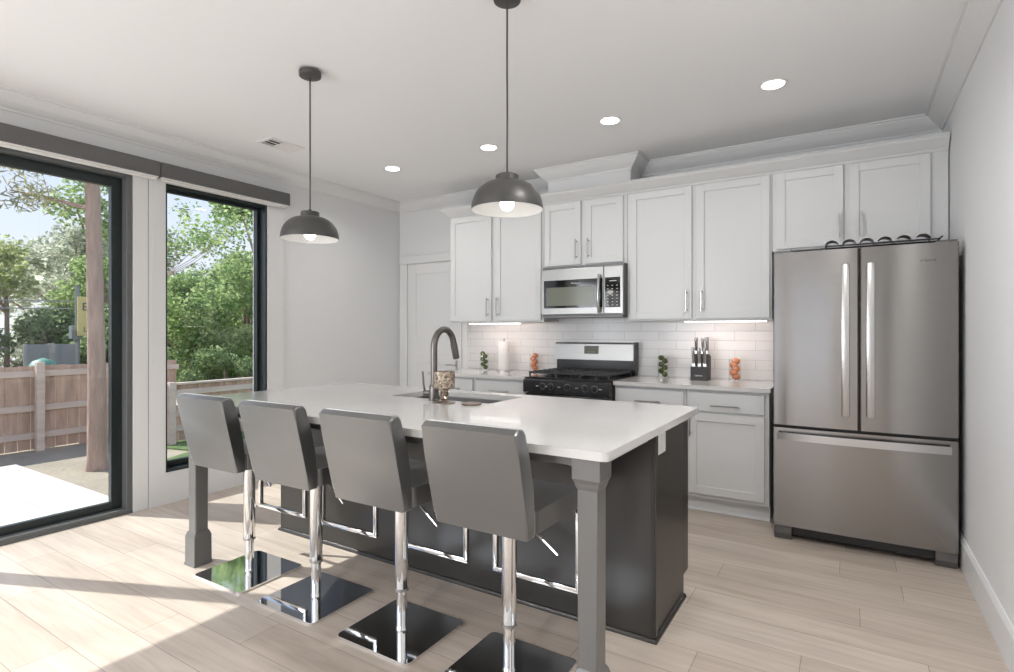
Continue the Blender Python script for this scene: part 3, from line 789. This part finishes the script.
# sink
bm = NB(); o_ = .012
ring = rounded_rect(SKX0-o_, SKX1+o_, SKY0-o_, SKY1+o_, .03, 4); inn = rounded_rect(SKX0+.004, SKX1-.004, SKY0+.004, SKY1-.004, .03, 4)
def loop(pts, z): return [bm.verts.new((x, y, z)) for x, y in pts]
L_ = [loop(ring, .8835), loop(inn, .8835), loop(inn, .70), loop(rounded_rect(SKX0+.02, SKX1-.02, SKY0+.02, SKY1-.02, .03, 4), .68)]
L_b = [loop(ring, .880), loop(rounded_rect(SKX0-.004, SKX1+.004, SKY0-.004, SKY1+.004, .03, 4), .878), loop(rounded_rect(SKX0-.004, SKX1+.004, SKY0-.004, SKY1+.004, .03, 4), .675)]
N_ = len(ring)
for a, b in list(zip(L_, L_[1:])) + list(zip(L_b, L_b[1:])) + [(L_[0], L_b[0])]:
    for i in range(N_): bm.faces.new((a[i], a[(i+1) % N_], b[(i+1) % N_], b[i]))
bm.faces.new(L_[-1]); bm.faces.new(L_b[-1])
sk = thing('kitchen_sink', 'undermount steel sink bowl set in the island top', 'sink', (-1.95, 2.58, .675))
obj('sink_bowl', bm, 'sink_steel', sk, smooth=True)
bm = NB(); lathe(bm, [(.045, .681), (.045, .685), (.038, .686), (.030, .6825), (0, .6825)], -1.95, 2.60, 20, False); obj('drain', bm, 'nickel', sk, smooth=True)

# faucet
fx, fy = -1.944, 2.358
fc = thing('kitchen_faucet', 'tall gooseneck pull-down faucet in brushed grey beside the island sink', 'faucet', (fx, fy, .9145))
bm = NB(); lathe(bm, [(.030, .9145), (.030, .920), (.0265, .924), (.0265, .985), (.022, 1.0), (.0175, 1.005), (0, 1.006)], fx, fy, 24); obj('faucet_base', bm, 'faucet_metal', fc, smooth=True)
ddx, ddy = .0, 1.0; bm = NB(); p = [(fx, fy, 1.004), (fx, fy, 1.10), (fx, fy, 1.205)]; rb = .090
for i in range(1, 15):
    a = math.pi*i/14*.93; d = rb*(1-math.cos(a)); p.append((fx+ddx*d, fy+ddy*d, 1.205+rb*1.15*math.sin(a)))
tube(bm, p, .0185, 14); obj('spout', bm, 'faucet_metal', fc, smooth=True)
e = Vector(p[-1]); e2 = e+(Vector(p[-1])-Vector(p[-2])).normalized()*.092
bm = NB(); tube(bm, [e, e+(e2-e)*.1, e2], [.0195, .0205, .0195], 14); obj('spray_head', bm, 'faucet_metal', fc, smooth=True)
bm = NB(); tube(bm, [(fx-.02, fy-.005, .955), (fx-.058, fy-.02, .955)], .016, 14); tube(bm, [(fx-.050, fy-.018, .955), (fx-.056, fy-.022, 1.00), (fx-.060, fy-.026, 1.075)], [.006, .006, .005], 10); obj('lever', bm, 'faucet_metal', fc, smooth=True)

# mosaic candle holder
hx_, hy_ = -1.826, 2.300
ch = thing('candle_holder', 'brown mosaic glass candle holder on a stem standing beside the faucet', 'candle holder', (hx_, hy_, .9145))
bm = NB(); lathe(bm, [(.060, .9145), (.060, .918), (.035, .923), (.014, .930), (0, .931)], hx_, hy_, 24); obj('foot', bm, 'copper_base', ch, smooth=True)
bm = NB(); lathe(bm, [(.016, .929), (.024, .938), (.018, .950), (.026, .962), (.019, .974), (.026, .985), (.024, .992)], hx_, hy_, 20); obj('stem', bm, 'mosaic', ch, smooth=True)
bm = NB(); lathe(bm, [(0, .992), (.052, .992), (.056, .996), (.057, 1.082), (.054, 1.082), (.052, 1.0), (0, 1.0)], hx_, hy_, 30, False); obj('cup', bm, 'mosaic', ch, smooth=True)
bm = NB(); lathe(bm, [(0, .9145), (.050, .9145), (.056, .921), (.053, .923), (.047, .919), (0, .919)], -1.665, 2.325, 28, False)
tag(obj('coaster_dish', bm, 'copper_base', smooth=True), 'small flat round dish lying on the island in front of the sink', 'dish')

# ------------------------------------------------------------------ STOOLS
def make_stool(loc, label, hz=0):
    t_ = thing('bar_stool', label, 'stool', loc, 'black leather bar stools along the island')
    L = dict(local=True)
    hw = .196
    bm = NB(); prism(bm, rounded_rect(-.20, .20, -.19, .19, .025, 5), 'z', 0, .011); bevel_all(bm, .003, 2); obj('base_plate', bm, 'chrome', t_, smooth=True, **L)
    bm = NB(); lathe(bm, [(.026, .0112), (.0235, .016), (.0225, .03), (.0225, .20), (0, .20)], 0, 0, 28); obj('lift_rod', bm, 'chrome', t_, smooth=True, **L)
    bm = NB(); lathe(bm, [(.0275, .186), (.0295, .189), (.0295, .58), (0, .58)], 0, 0, 28); obj('seat_post', bm, 'chrome', t_, smooth=True, **L)
    bm = NB(); lathe(bm, [(.0305, .176), (.0305, .188), (.0225, .188), (.0225, .176)], 0, 0, 28, False); bm.faces.ensure_lookup_table(); obj('collar', bm, 'nickel', t_, smooth=True, **L)
    bm = NB(); box(bm, -.10, .10, -.12, .12, .578, .602, .004); obj('seat_bracket', bm, 'black_plastic', t_, **L)
    bm = NB(); tube(bm, [(.02, 0, .590), (.075, -.005, .588), (.165, -.02, .535), (.222, -.03, .502)], .0055, 8); obj('height_lever', bm, 'chrome', t_, smooth=True, **L)
    # footrest: flat-bar U hanging in front of the seat
    bm = NB(); w2, yf, zb, b_ = .195, .205, .275, .0105
    box(bm, -w2-b_, -w2+b_, yf-b_, yf+b_, zb, .602, .003); box(bm, w2-b_, w2+b_, yf-b_, yf+b_, zb, .602, .003); box(bm, -w2-b_, w2+b_, yf-b_, yf+b_, zb-b_, zb+b_, .003)
    obj('footrest', bm, 'chrome', t_, smooth=True, **L)
    # seat cushion
    bm = NB(); nx, ny = 8, 8
    prism(bm, rounded_rect(-hw, hw, -.150, .220, .03, 4), 'z', .602, .680); bevel_all(bm, .014, 3, 60)
    for v in bm.verts:
        if v.co.z > .65: v.co.z += .008*math.cos(v.co.x/hw*1.4)*math.cos((v.co.y-.03)/.2*1.3)
    obj('seat', bm, 'leather', t_, smooth=True, **L)
    # backrest: profile in (y,z) extruded in x, rounded, slightly narrower at the top
    bm = NB(); prof_ = [(-.198, .596), (-.150, .596), (-.148, .66)]
    prof_ += [(-.168, .76), (-.190, .86), (-.213, .958), (-.228, .975), (-.262, .978), (-.284, .962)]
    prof_ += [(-.258, .86), (-.230, .74), (-.206, .64)]
    prism(bm, prof_, 'x', -hw-.003, hw+.003)
    es = [e_ for e_ in bm.edges if any(len(f.verts) > 4 for f in e_.link_faces)]
    bmesh.ops.bevel(bm, geom=es, offset=.014, segments=3, profile=.5, affect='EDGES')
    for v in bm.verts:
        k_ = (v.co.z-.6)/.38; v.co.x *= 1+.01*k_
    br_ = obj('backrest', bm, 'leather', t_, smooth=True, **L)
    return t_


S0 = make_stool((-1.086, 1.765, 0), 'black leather bar stool nearest the camera, beside the right island leg')
for x, rz, lb in ((-1.633, R(.0), 'black leather bar stool second from the right along the island'), (-2.192, R(.5), 'leather bar stool second from the left, chrome base at the edge of the sunlight'),
                  (-2.735, R(1), 'leather bar stool farthest left beside the left island leg, base fully in sunlight')):
    dup(S0, (x, 1.765, 0), lb, rz)

# ------------------------------------------------------------------ PENDANTS
def make_pendant(loc, label):
    t_ = thing('pendant_lamp', label, 'lamp', loc, 'dome pendants above the island'); L = dict(local=True); zt = ZC-loc[2]
    bm = NB(); lathe(bm, [(0, zt-.030), (.050, zt-.030), (.058, zt-.026), (.060, zt-.018), (.060, zt-.0005), (0, zt-.0005)], 0, 0, 32, False); obj('canopy', bm, 'pendant_metal', t_, smooth=True, **L)
    bm = NB(); tube(bm, [(0, 0, .150), (.001, 0, .4), (-.001, .001, .6), (0, 0, zt-.03)], .0042, 8); obj('cord', bm, 'pendant_metal', t_, smooth=True, **L)
    bm = NB(); lathe(bm, [(0, .120), (.050, .120), (.050, .147), (.046, .151), (.010, .152), (.008, .165), (0, .165)], 0, 0, 32, False); obj('shade_cap', bm, 'pendant_metal', t_, smooth=True, **L)
    prof_ = []; nn = 16
    for i in range(nn+1):
        a = math.pi/2*i/nn; prof_.append((.045+.111*math.sin(a)**.9 if i else .045, .121*math.cos(a)**1.0+.0))
    prof_[0] = (.0, .1215)
    bm = NB(); rings_out = [(r, z) for r, z in prof_]; lathe(bm, rings_out, 0, 0, 48, False); obj('shade', bm, 'pendant_metal', t_, smooth=True, **L)
    bm = NB(); lathe(bm, [(max(0, r-.003), z-.0035) for r, z in prof_[:-1]]+[(.1535, -.0005), (.156, -.0008)], 0, 0, 48, False); obj('shade_lining', bm, 'pendant_inside', t_, 'white inside of the shade', smooth=True, **L)
    bm = NB(); lathe(bm, [(0, -.004), (.020, .001), (.031, .018), (.031, .034), (.022, .054), (.014, .066), (.014, .09), (0, .09)], 0, 0, 24, False); obj('bulb', bm, 'bulb', t_, smooth=True, **L)
    bm = NB(); lathe(bm, [(0, .08), (.019, .08), (.019, .118), (0, .118)], 0, 0, 20, False); obj('socket', bm, 'plate_white', t_, smooth=True, **L)
    return t_


P0 = make_pendant((-1.245, 2.005, 1.822), 'dark metal dome pendant hanging in front of the wall cabinets')
dup(P0, (-2.536, 2.000, 1.811), 'dark metal dome pendant hanging nearest the windows')
for x in (-1.245, -2.536):
    l = bpy.data.lights.new('pendant_glow', 'POINT'); l.energy = .45; l.shadow_soft_size = .03; l.color = (1, .95, .88)
    o = bpy.data.objects.new('pendant_glow', l); C.objects.link(o); o.location = (x, 2.0, 1.80)

# ------------------------------------------------------------------ RECESSED LIGHTS, VENT
def make_down(loc, label):
    t_ = thing('recessed_light', label, 'light', loc, 'recessed ceiling lights'); L = dict(local=True)
    bm = NB(); lathe(bm, [(.060, -.002), (.080, -.0045), (.082, -.001), (.060, -.001)], 0, 0, 36, False); obj('trim_ring', bm, 'plate_white', t_, smooth=True, **L)
    bm = NB(); lathe(bm, [(0, -.004), (.0605, -.0035), (.0605, -.001), (0, -.001)], 0, 0, 32, False); obj('lens', bm, 'lens', t_, smooth=True, **L)
    return t_


D0 = None
for lb, x, y in (('lit recessed ceiling light nearest the refrigerator', -.368, 3.56), ('lit recessed ceiling light in front of the stove', -1.388, 3.575), ('lit recessed ceiling light just left of the nearer pendant cord', -2.405, 3.59), ('lit recessed ceiling light nearest the left windows wall', -3.445, 3.60),
                 ('recessed ceiling light behind the camera by the right wall', -.9, -1.2), ('recessed ceiling light behind the camera by the glass wall', -3.2, -1.2),  # this line and the next: lights added out of view to brighten the room
                 ('recessed ceiling light above the aisle between island and right wall, out of view', -.10, 1.75), ('recessed ceiling light behind the camera in the far right corner', -.6, -2.7), ('recessed ceiling light behind the camera in the far left corner', -3.2, -2.7)):
    if D0 is None: D0 = make_down((x, y, ZC), lb)
    else: dup(D0, (x, y, ZC), lb)
    area('downlight', (x, y, ZC-.02), (0, 0, -1), .12, .12, (4.2 if x < -3 else 2.0) if y > 3 else (18 if y > 0 else 20), (1, .985, .965), 'DISK').data.spread = R(150)

vt = thing('air_vent', 'white louvred ceiling air vent near the left windows', 'vent', (-3.74, 2.68, ZC))
bm = NB(); a, b, c_, d = -3.845, -3.645, 2.53, 2.83
box(bm, a, a+.028, c_, d, ZC-.007, ZC, .001); box(bm, b-.028, b, c_, d, ZC-.007, ZC, .001); box(bm, a+.028, b-.028, c_, c_+.028, ZC-.007, ZC, .001); box(bm, a+.028, b-.028, d-.028, d, ZC-.007, ZC, .001); obj('frame', bm, 'plate_white', vt)
bm = NB(); box(bm, a+.028, b-.028, c_+.028, d-.028, ZC-.0012, ZC-.0002); obj('backing', bm, 'black_plastic', vt)
bm = NB()
for i in range(9):
    x = a+.034+i*.0165; (prism(bm, [(x, ZC-.007), (x+.0015, ZC-.007), (x+.0045, ZC-.0015), (x+.003, ZC-.0015)], 'y', c_+.028, c_+.125) if i % 3 == 1 else None)
    prism(bm, [(x, ZC-.007), (x+.002, ZC-.007), (x+.0165, ZC-.0015), (x+.0145, ZC-.0015)], 'y', c_+.125, d-.028)
obj('louvre', bm, 'plate_white', vt)

# ------------------------------------------------------------------ BLINDS
for lb, a, b in (('dark grey roller blind cassette above the sliding glass door', -.62, 2.052), ('dark grey roller blind cassette above the tall window', 2.057, 3.148)):
    t_ = thing('roller_blind', lb, 'blind', (XL+.02, (a+b)/2, 2.42))
    bm = NB(); box(bm, XL+.020, XL+.100, a, b, 2.432, 2.540, .006); obj('cassette', bm, 'blind_fabric', t_)
    bm = NB(); box(bm, XL+.030, XL+.088, a+.01, b-.01, 2.423, 2.433, .001); obj('cassette_base', bm, 'plate_white', t_)
    bm = NB(); box(bm, XL+.045, XL+.060, a+.02, b-.02, 2.408, 2.424, .004); obj('bottom_rail', bm, 'plate_white', t_)
bm = NB(); tube(bm, [(XL+.055, 2.03, 2.43), (XL+.055, 2.03, 2.41)], .012, 10); tube(bm, [(XL+.055, 2.03, 2.42), (XL+.030, 2.03, 2.3), (XL+.026, 2.03, 1.05)], .0012, 6)
tag(obj('blind_cord', bm, 'plate_white'), 'thin white pull cord hanging between the two blinds', 'cord')

# ------------------------------------------------------------------ COUNTER OBJECTS
ZT = .9142


def fruit_jar(x, y, kind, label):
    r = .040; h = .172
    j = thing('glass_jar', label, 'jar', (x, y, ZT), 'tall glass jars of fruit on the counters')
    bm = NB(); lathe(bm, [(0, ZT), (r+.004, ZT), (r+.004, ZT+h), (r+.002, ZT+h), (r+.002, ZT+.005), (0, ZT+.005)], x, y, 28, False); obj('jar_wall', bm, 'jar_glass', j, smooth=True)
    lime = kind == 'lime'; n_ = 6 if lime else 5; fr_ = .0245 if lime else .0305
    for k in range(n_):
        a = math.pi*k+.35*math.sin(k*2+x)+.3; off = r-fr_-.001; z = ZT+.0055+fr_+k*(.0272 if lime else .0295)
        bm = NB(); sphere(bm, (0, 0, 0), fr_, 14, .95 if lime else .86)
        o = obj('lime' if lime else 'tangerine', bm, kind, smooth=True); o.location = (x+off*math.cos(a), y+off*math.sin(a), z)
        where = {'-2': 'left of the stove', '-1': 'beside the knife block', '0': ''}
        pos = ('left end of the counter' if x < -3 else 'counter left of the stove' if x < -2 else 'counter between stove and knife block' if x < -1 else 'counter beside the refrigerator')
        tag(o, ('dark green lime in the glass jar on the %s' if lime else 'orange tangerine in the glass jar on the %s') % pos, 'fruit', '%s in the glass jar, %s' % ('limes' if lime else 'tangerines', pos))


fruit_jar(-3.085, 4.52, 'lime', 'glass jar of green limes at the left end of the counter')
fruit_jar(-2.535, 4.56, 'tangerine', 'glass jar of orange tangerines on the counter left of the stove')
fruit_jar(-1.30, 4.54, 'lime', 'glass jar of green limes between the stove and the knife block')
fruit_jar(-.735, 4.50, 'tangerine', 'glass jar of orange tangerines beside the refrigerator')

pt = thing('paper_towel_holder', 'white paper towel roll upright on a holder on the left counter', 'paper towel holder', (-2.845, 4.51, ZT))
bm = NB(); lathe(bm, [(.075, ZT), (.075, ZT+.006), (.07, ZT+.010), (0, ZT+.010)], -2.845, 4.51, 32); obj('holder_base', bm, 'nickel', pt, smooth=True)
bm = NB(); lathe(bm, [(.006, ZT+.0105), (.006, ZT+.300), (.011, ZT+.303), (.011, ZT+.315), (0, ZT+.318)], -2.845, 4.51, 16); obj('rod', bm, 'nickel', pt, smooth=True)
bm = NB(); lathe(bm, [(.020, ZT+.0115), (.052, ZT+.0115), (.054, ZT+.016), (.054, ZT+.282), (.052, ZT+.287), (.020, ZT+.287)], -2.845, 4.51, 36, False); obj('paper_roll', bm, 'paper', pt, smooth=True)

# knife block
kx, ky = -.985, 4.48
kb = thing('knife_block', 'black slotted knife block standing on the counter by the refrigerator', 'knife block', (kx, ky, ZT))
bm = NB(); prism(bm, [(ky-.070, ZT), (ky+.070, ZT), (ky+.085, ZT+.185), (ky+.02, ZT+.205), (ky-.005, ZT+.115), (ky-.068, ZT+.105)], 'x', kx-.062, kx+.062); bevel_all(bm, .004, 2); obj('block', bm, 'wood_block', kb)
text_obj('badge', 'Calphalon', .015, (kx, ky-.0745, ZT+.035), 'mark_white', kb)
ks = [(-.045, -.030, .0, 1), (.0, -.030, 0, .7), (.040, -.030, 0, .55), (-.040, .035, .065, 1.), (.012, .035, .060, .8), (.045, .035, .068, .9)]
kl = ['steel-handled knife at the front left of the knife block', 'steel-handled knife at the front middle of the knife block', 'steel-handled knife at the front right of the knife block',
      'steel-handled knife standing at the rear left of the knife block', 'steel-handled knife standing at the rear middle of the knife block', 'steel-handled knife standing at the rear right of the knife block']
for (dx_, dy_, dz_, s), lb in zip(ks, kl):
    zb = ZT+.118 + (dz_+.022 if dy_ > 0 else -.012); x = kx+dx_; y = ky+dy_-(0 if dy_ > 0 else .012); tl = .04
    t_ = thing('kitchen_knife', lb, 'knife', (x, y, zb), 'knives in the knife block')
    bm = NB(); box(bm, x-.012, x+.012, y-.002, y+.002, zb, zb+.03); obj('blade', bm, 'steel_bright', t_)
    bm = NB(); hl = .105 if dy_ > 0 else .125
    tube(bm, [(x, y, zb+.025), (x, y-.002, zb+.04), (x, y-.008, zb+.025+hl*.6), (x, y-.014, zb+.025+hl*.92), (x, y-.014, zb+.028+hl)], [.009, .010, .0125, .0135, .010], 10); obj('handle', bm, 'nickel', t_, smooth=True)

# ------------------------------------------------------------------ OUTSIDE THINGS
def fence(name_label, x, y0, y1, z0, z1, post_every, cap=False):
    t_ = thing('wood_fence', name_label, 'fence', (x, (y0+y1)/2, z0))
    for zr in (z0+.22, (z0+z1)/2, z1-.12):
        bm = NB(); box(bm, x+.012, x+.05, y0, y1, zr-.045, zr+.045, .003, 1); obj('rail', bm, 'fence_rail', t_)
    if cap:
        bm = NB(); box(bm, x-.045, x+.075, y0, y1, z1, z1+.032, .003, 1); obj('cap_board', bm, 'fence_rail', t_)
    y = y0; rnd = random.Random(3)
    bm = NB()
    while y < y1-.02:
        w_ = .135+rnd.random()*.01; off = rnd.uniform(-.004, .004)
        box(bm, x-.008+off, x+.010+off, y, min(y+w_, y1), z0+rnd.uniform(.0, .02), z1-.002-rnd.uniform(0, .012)); y += w_+.008
    obj('boards', bm, 'fence_wood', t_)
    k = y0+.1
    while k < y1:
        bm = NB(); box(bm, x+.051, x+.145, k, k+.095, z0-.02, z1+.05, .004, 1); obj('post', bm, 'fence_rail', t_); k += post_every
    return t_


fence('weathered brown board fence at the back of the yard seen through the sliding door', -10.2, -4.0, 5.2, -.449, .80, 2.35)
fence('low weathered board fence with a cap rail seen through the tall window', -8.9, 4.25, 9.5, -.424, .47, 2.4, True)


def leaves_mesh(name, blobs, n_, size, m, seed, needle=False):
    rnd = random.Random(seed); V_, F_ = [], []
    tot = sum(b[3]**2 for b in blobs)
    for (bx, by, bz, br) in blobs:
        for _ in range(int(n_*br*br/tot)):
            d = Vector((rnd.gauss(0, 1), rnd.gauss(0, 1), rnd.gauss(0, .8))); d.normalize(); rr = br*(rnd.random()**.45)
            p_ = Vector((bx, by, bz))+d*rr; p_.z = bz+(p_.z-bz)*.8
            a_ = Vector((rnd.gauss(0, 1), rnd.gauss(0, 1), rnd.gauss(0, .7))).normalized()
            b_ = a_.cross(Vector((rnd.gauss(0, 1), rnd.gauss(0, 1), rnd.gauss(0, 1))))
            if b_.length < 1e-3: continue
            b_.normalize(); s = size*rnd.uniform(.6, 1.35); a_ *= s; b_ *= s*(.16 if needle else .5); i = len(V_)
            V_ += [tuple(p_-a_), tuple(p_+b_), tuple(p_+a_), tuple(p_-b_)]; F_.append((i, i+1, i+2, i+3))
    me = bpy.data.meshes.new(name); me.from_pydata(V_, [], F_); me.materials.append(MAT[m]); return me


def tree(name, label, x, y, zc, rx, rz, n_, size, m, seed, trunk_r=.12, blob=.55, nb=14, lean=0, z0=-.449, group='trees beyond the fence'):
    rnd = random.Random(seed); t_ = thing(name, label, 'tree', (x, y, z0), group)
    blobs = []
    for i in range(nb):
        a = rnd.uniform(0, 6.283); q = rnd.random()**.5; zz = rnd.uniform(-1, 1); s = math.sqrt(max(0, 1-zz*zz*.8))
        blobs.append((q*rx*s*math.cos(a), lean+q*rx*s*math.sin(a), zc-z0+zz*rz, blob*rnd.uniform(.7, 1.3)))
    me = leaves_mesh('foliage', blobs, int(n_*1.8), size*.72, m, seed+1)
    o = bpy.data.objects.new('foliage', me); C.objects.link(o); o.parent = t_
    bm = NB(); top = zc-z0
    tube(bm, [(0, 0, 0), (.05, .03, top*.35), (-.04, .05, top*.7), (0, 0, top+rz*.4)], [trunk_r*1.2, trunk_r, trunk_r*.75, trunk_r*.3], 10); obj('trunk', bm, 'bark', t_, smooth=True, local=True)
    bm = NB()
    for b in blobs[:9]:
        st_ = Vector((0, 0, min(top*.7, max(.4, b[2]-.8)))); e_ = Vector(b[:3]); mid = (st_+e_)/2+Vector((0, 0, -.08))
        tube(bm, [st_, mid, e_], [trunk_r*.4, trunk_r*.25, trunk_r*.1], 6)
    obj('branches', bm, 'bark', t_, smooth=True, local=True)
    return t_


TREES = [
    # behind the door fence
    ('leafy_tree', 'grey-green bushy tree at the far left behind the board fence', -18.6, 3.6, 1.7, 1.6, 1.8, 4500, .085, 'leaf_grey', 11, .10, .5, 20),
    ('leafy_tree', 'dense green tree behind the middle of the board fence', -16.2, 5.2, .9, 1.3, 1.1, 7000, .085, 'leaf_dark', 12, .12, .5, 20),
    ('leafy_tree', 'green tree rising just behind the sign and pole', -17.0, 7.0, 2.8, 1.5, 2.6, 9000, .09, 'leaf_green', 13, .16, .6, 26),
    ('leafy_tree', 'pale grey-green tree farther back between the utility pole and left bushes', -20.5, 7.3, 2.6, 1.9, 1.7, 6000, .10, 'leaf_grey', 14, .15, .65, 22),
    ('leafy_tree', 'yellow-green sunlit bush above the far fence line', -18, 5.0, 2.9, 1.2, .6, 1600, .10, 'leaf_yellow', 15, .06, .42, 12),
    ('leafy_tree', 'grey-green tree far off at the left edge of the yard', -21, 3.5, 2.2, 2.0, 2.2, 7000, .11, 'leaf_grey', 16, .15, .7, 20),
    ('leafy_tree', 'broad distant grey-green tree behind the far bushes', -26, 9.0, 2.2, 3.0, 2.4, 9000, .14, 'leaf_grey', 26, .2, 1.0, 24),
    # behind the window
    ('leafy_tree', 'large bright green tree filling the lower left of the tall window', -12.5, 6.7, 1.2, 1.3, 1.3, 8000, .075, 'leaf_green', 17, .14, .5, 24),
    ('leafy_tree', 'tall bright green tree at the right side of the tall window', -12.2, 8.6, 2.6, 1.3, 2.6, 12000, .075, 'leaf_green', 18, .16, .5, 32),
    ('leafy_tree', 'dark green shrub just behind the low capped fence', -10.6, 6.3, .35, .6, .5, 3500, .05, 'leaf_dark', 19, .04, .28, 12),
    ('leafy_tree', 'tall green tree whose branches cross the sky in the tall window', -15.5, 9.9, 1.7, 2.0, 1.5, 9000, .09, 'leaf_green', 20, .18, .62, 30),
    ('leafy_tree', 'dark green tree farther behind the window trees', -20.5, 12.9, 1.9, 2.2, 1.6, 9000, .10, 'leaf_dark', 21, .2, .8, 26),
    ('leafy_tree', 'bright yellow-green bush at the right behind the low fence', -10.9, 7.7, .9, .6, .8, 3500, .055, 'leaf_yellow', 22, .05, .3, 12),
    ('leafy_tree', 'pale green tree between the pine trunk and the window trees', -15.4, 8.0, 1.2, 1.4, 1.4, 8000, .085, 'leaf_green', 23, .14, .55, 24),
    ('leafy_tree', 'dense dark green hedge bush right behind the tall window fence', -11.4, 9.4, .6, 1.2, .9, 6000, .065, 'leaf_dark', 24, .06, .4, 18),
    ('leafy_tree', 'tall overhanging green tree with leaves across the top of the tall window', -9.6, 4.46, 3.15, .85, .3, 600, .06, 'leaf_green', 25, .02, .33, 12, 1.0),
]
for a in TREES: tree(*a)

# the pine by the patio
pn_ = thing('pine_tree', 'tall pine with a straight pinkish-brown trunk growing in front of the board fence', 'tree', (-8.08, 3.14, -.449))
bm = NB(); tube(bm, [(0, 0, 0), (0, 0, .15), (.01, -.01, 1.2), (0, -.03, 2.6), (-.02, -.06, 4.2), (0, -.06, 6.5)], [.130, .110, .096, .086, .076, .06], 16); obj('trunk', bm, 'bark', pn_, smooth=True, local=True)
rnd = random.Random(5); bl = []; bm = NB()
for i in range(26):
    a = rnd.uniform(0, 6.283); z = 3.15+rnd.random()*3.0; ln = rnd.uniform(.8, 2.2)
    e_ = Vector((math.cos(a)*ln, math.sin(a)*ln, z+rnd.uniform(.1, .4)))
    tube(bm, [(0, .02, z), (e_.x*.5, e_.y*.5, z+.12), e_], [.035, .022, .008], 6)
    for q in (.45, .62, .8, .95): bl.append((e_.x*q+rnd.uniform(-.12, .12), e_.y*q+rnd.uniform(-.12, .12), z+(e_.z-z)*q+rnd.uniform(-.1, .1), rnd.uniform(.16, .3)))
obj('branches', bm, 'bark', pn_, smooth=True, local=True)
me = leaves_mesh('foliage', bl, 9000, .06, 'needle', 31, True); o = bpy.data.objects.new('foliage', me); C.objects.link(o); o.parent = pn_

# utility pole with equipment, sign, wires
up = thing('utility_pole', 'grey utility pole with equipment box behind the board fence', 'utility pole', (-13.6, 4.93, -.449))
bm = NB(); lathe(bm, [(.05, -.449), (.04, 2.25), (0, 2.25)], -13.6, 4.93, 14); obj('pole', bm, 'panel_grey', up, smooth=True)
bm = NB(); box(bm, -13.66, -13.50, 4.80, 4.98, 1.15, 1.42, .01); obj('equipment_box', bm, 'panel_grey', up)
sg = thing('yellow_sign', 'yellow sign board with dark lettering partly hidden by the pine trunk', 'sign', (-13.4, 5.1, -.449))
bm = NB(); box(bm, -13.42, -13.39, 4.86, 5.30, 1.22, 2.02, .004); sp_ = obj('sign_board', bm, 'sign_yellow', sg)
bm = NB(); lathe(bm, [(.03, -.449), (.03, 1.9), (0, 1.9)], -13.46, 5.18, 10); obj('post', bm, 'panel_grey', sg)
text_obj('lettering', 'EL', .23, (-13.385, 5.04, 1.74), 'mark_grey', sp_, .002, (90, 0, 90))
text_obj('lettering', 'L', .24, (-13.385, 5.09, 1.50), 'mark_grey', sp_, .002, (90, 0, 90))
text_obj('lettering', 'LES', .15, (-13.385, 5.06, 1.30), 'mark_grey', sp_, .002, (90, 0, 90))
for i, z in enumerate((1.93, 1.78)):
    bm = NB(); tube(bm, [(-13.6, -8, z-.3), (-13.6, -1, z-.16), (-13.6, 4.87, z)], .012, 6)
    tag(obj('power_line', bm, 'plastic_grey'), ['upper overhead wire running to the utility pole', 'lower overhead wire running to the utility pole'][i], 'wire')
t_ = thing('screen_panel', 'grey upright mesh panel beyond the fence, left of the utility pole', 'panel', (-12.8, 4.0, -.449))
bm = NB(); box(bm, -12.82, -12.79, 3.86, 4.20, -.449, 1.06, .004); obj('panel_board', bm, 'panel_grey', t_)
bm = NB()
for y in (3.84, 4.20): box(bm, -12.84, -12.78, y-.02, y+.02, -.449, 1.08)
obj('panel_frame', bm, 'plastic_grey', t_)
t2 = dup(t_, (-12.8, 4.42, -.449), 'grey upright mesh panel beyond the fence, nearest the pine trunk')
t_['group'] = t2['group'] = 'mesh panels beyond the fence'
hb = thing('neighbour_building', 'low red brick building corner at the far left beyond the fence', 'building', (-14.5, 1.6, -.449))
bm = NB(); box(bm, -16, -12.6, .4, 3.42, -.449, .98); obj('wall', bm, 'brick_red', hb)
bm = NB(); prism(bm, [(.2, .98), (3.55, .98), (1.9, 1.55)], 'x', -16.1, -12.5); obj('roof', bm, 'asphalt_roof', hb)
bm = NB(); lathe(bm, [(.20, -.449), (.24, .55), (0, .56)], 0, 0, 16)
bmesh.ops.translate(bm, verts=bm.verts, vec=(-11.6, 3.72, 0)); wb = thing('waste_bin', 'green bin with a pale lid showing above the fence', 'bin', (-11.6, 3.72, -.449)); 
bmesh.ops.scale(bm, verts=bm.verts, vec=(1, 1, 1)); obj('bin_body', bm, 'bin_green', wb, smooth=True)
bm = NB(); lathe(bm, [(.26, .575), (.26, .62), (.15, .80), (0, .86)], -11.6, 3.72, 16); obj('lid', bm, 'bin_green', wb, smooth=True)
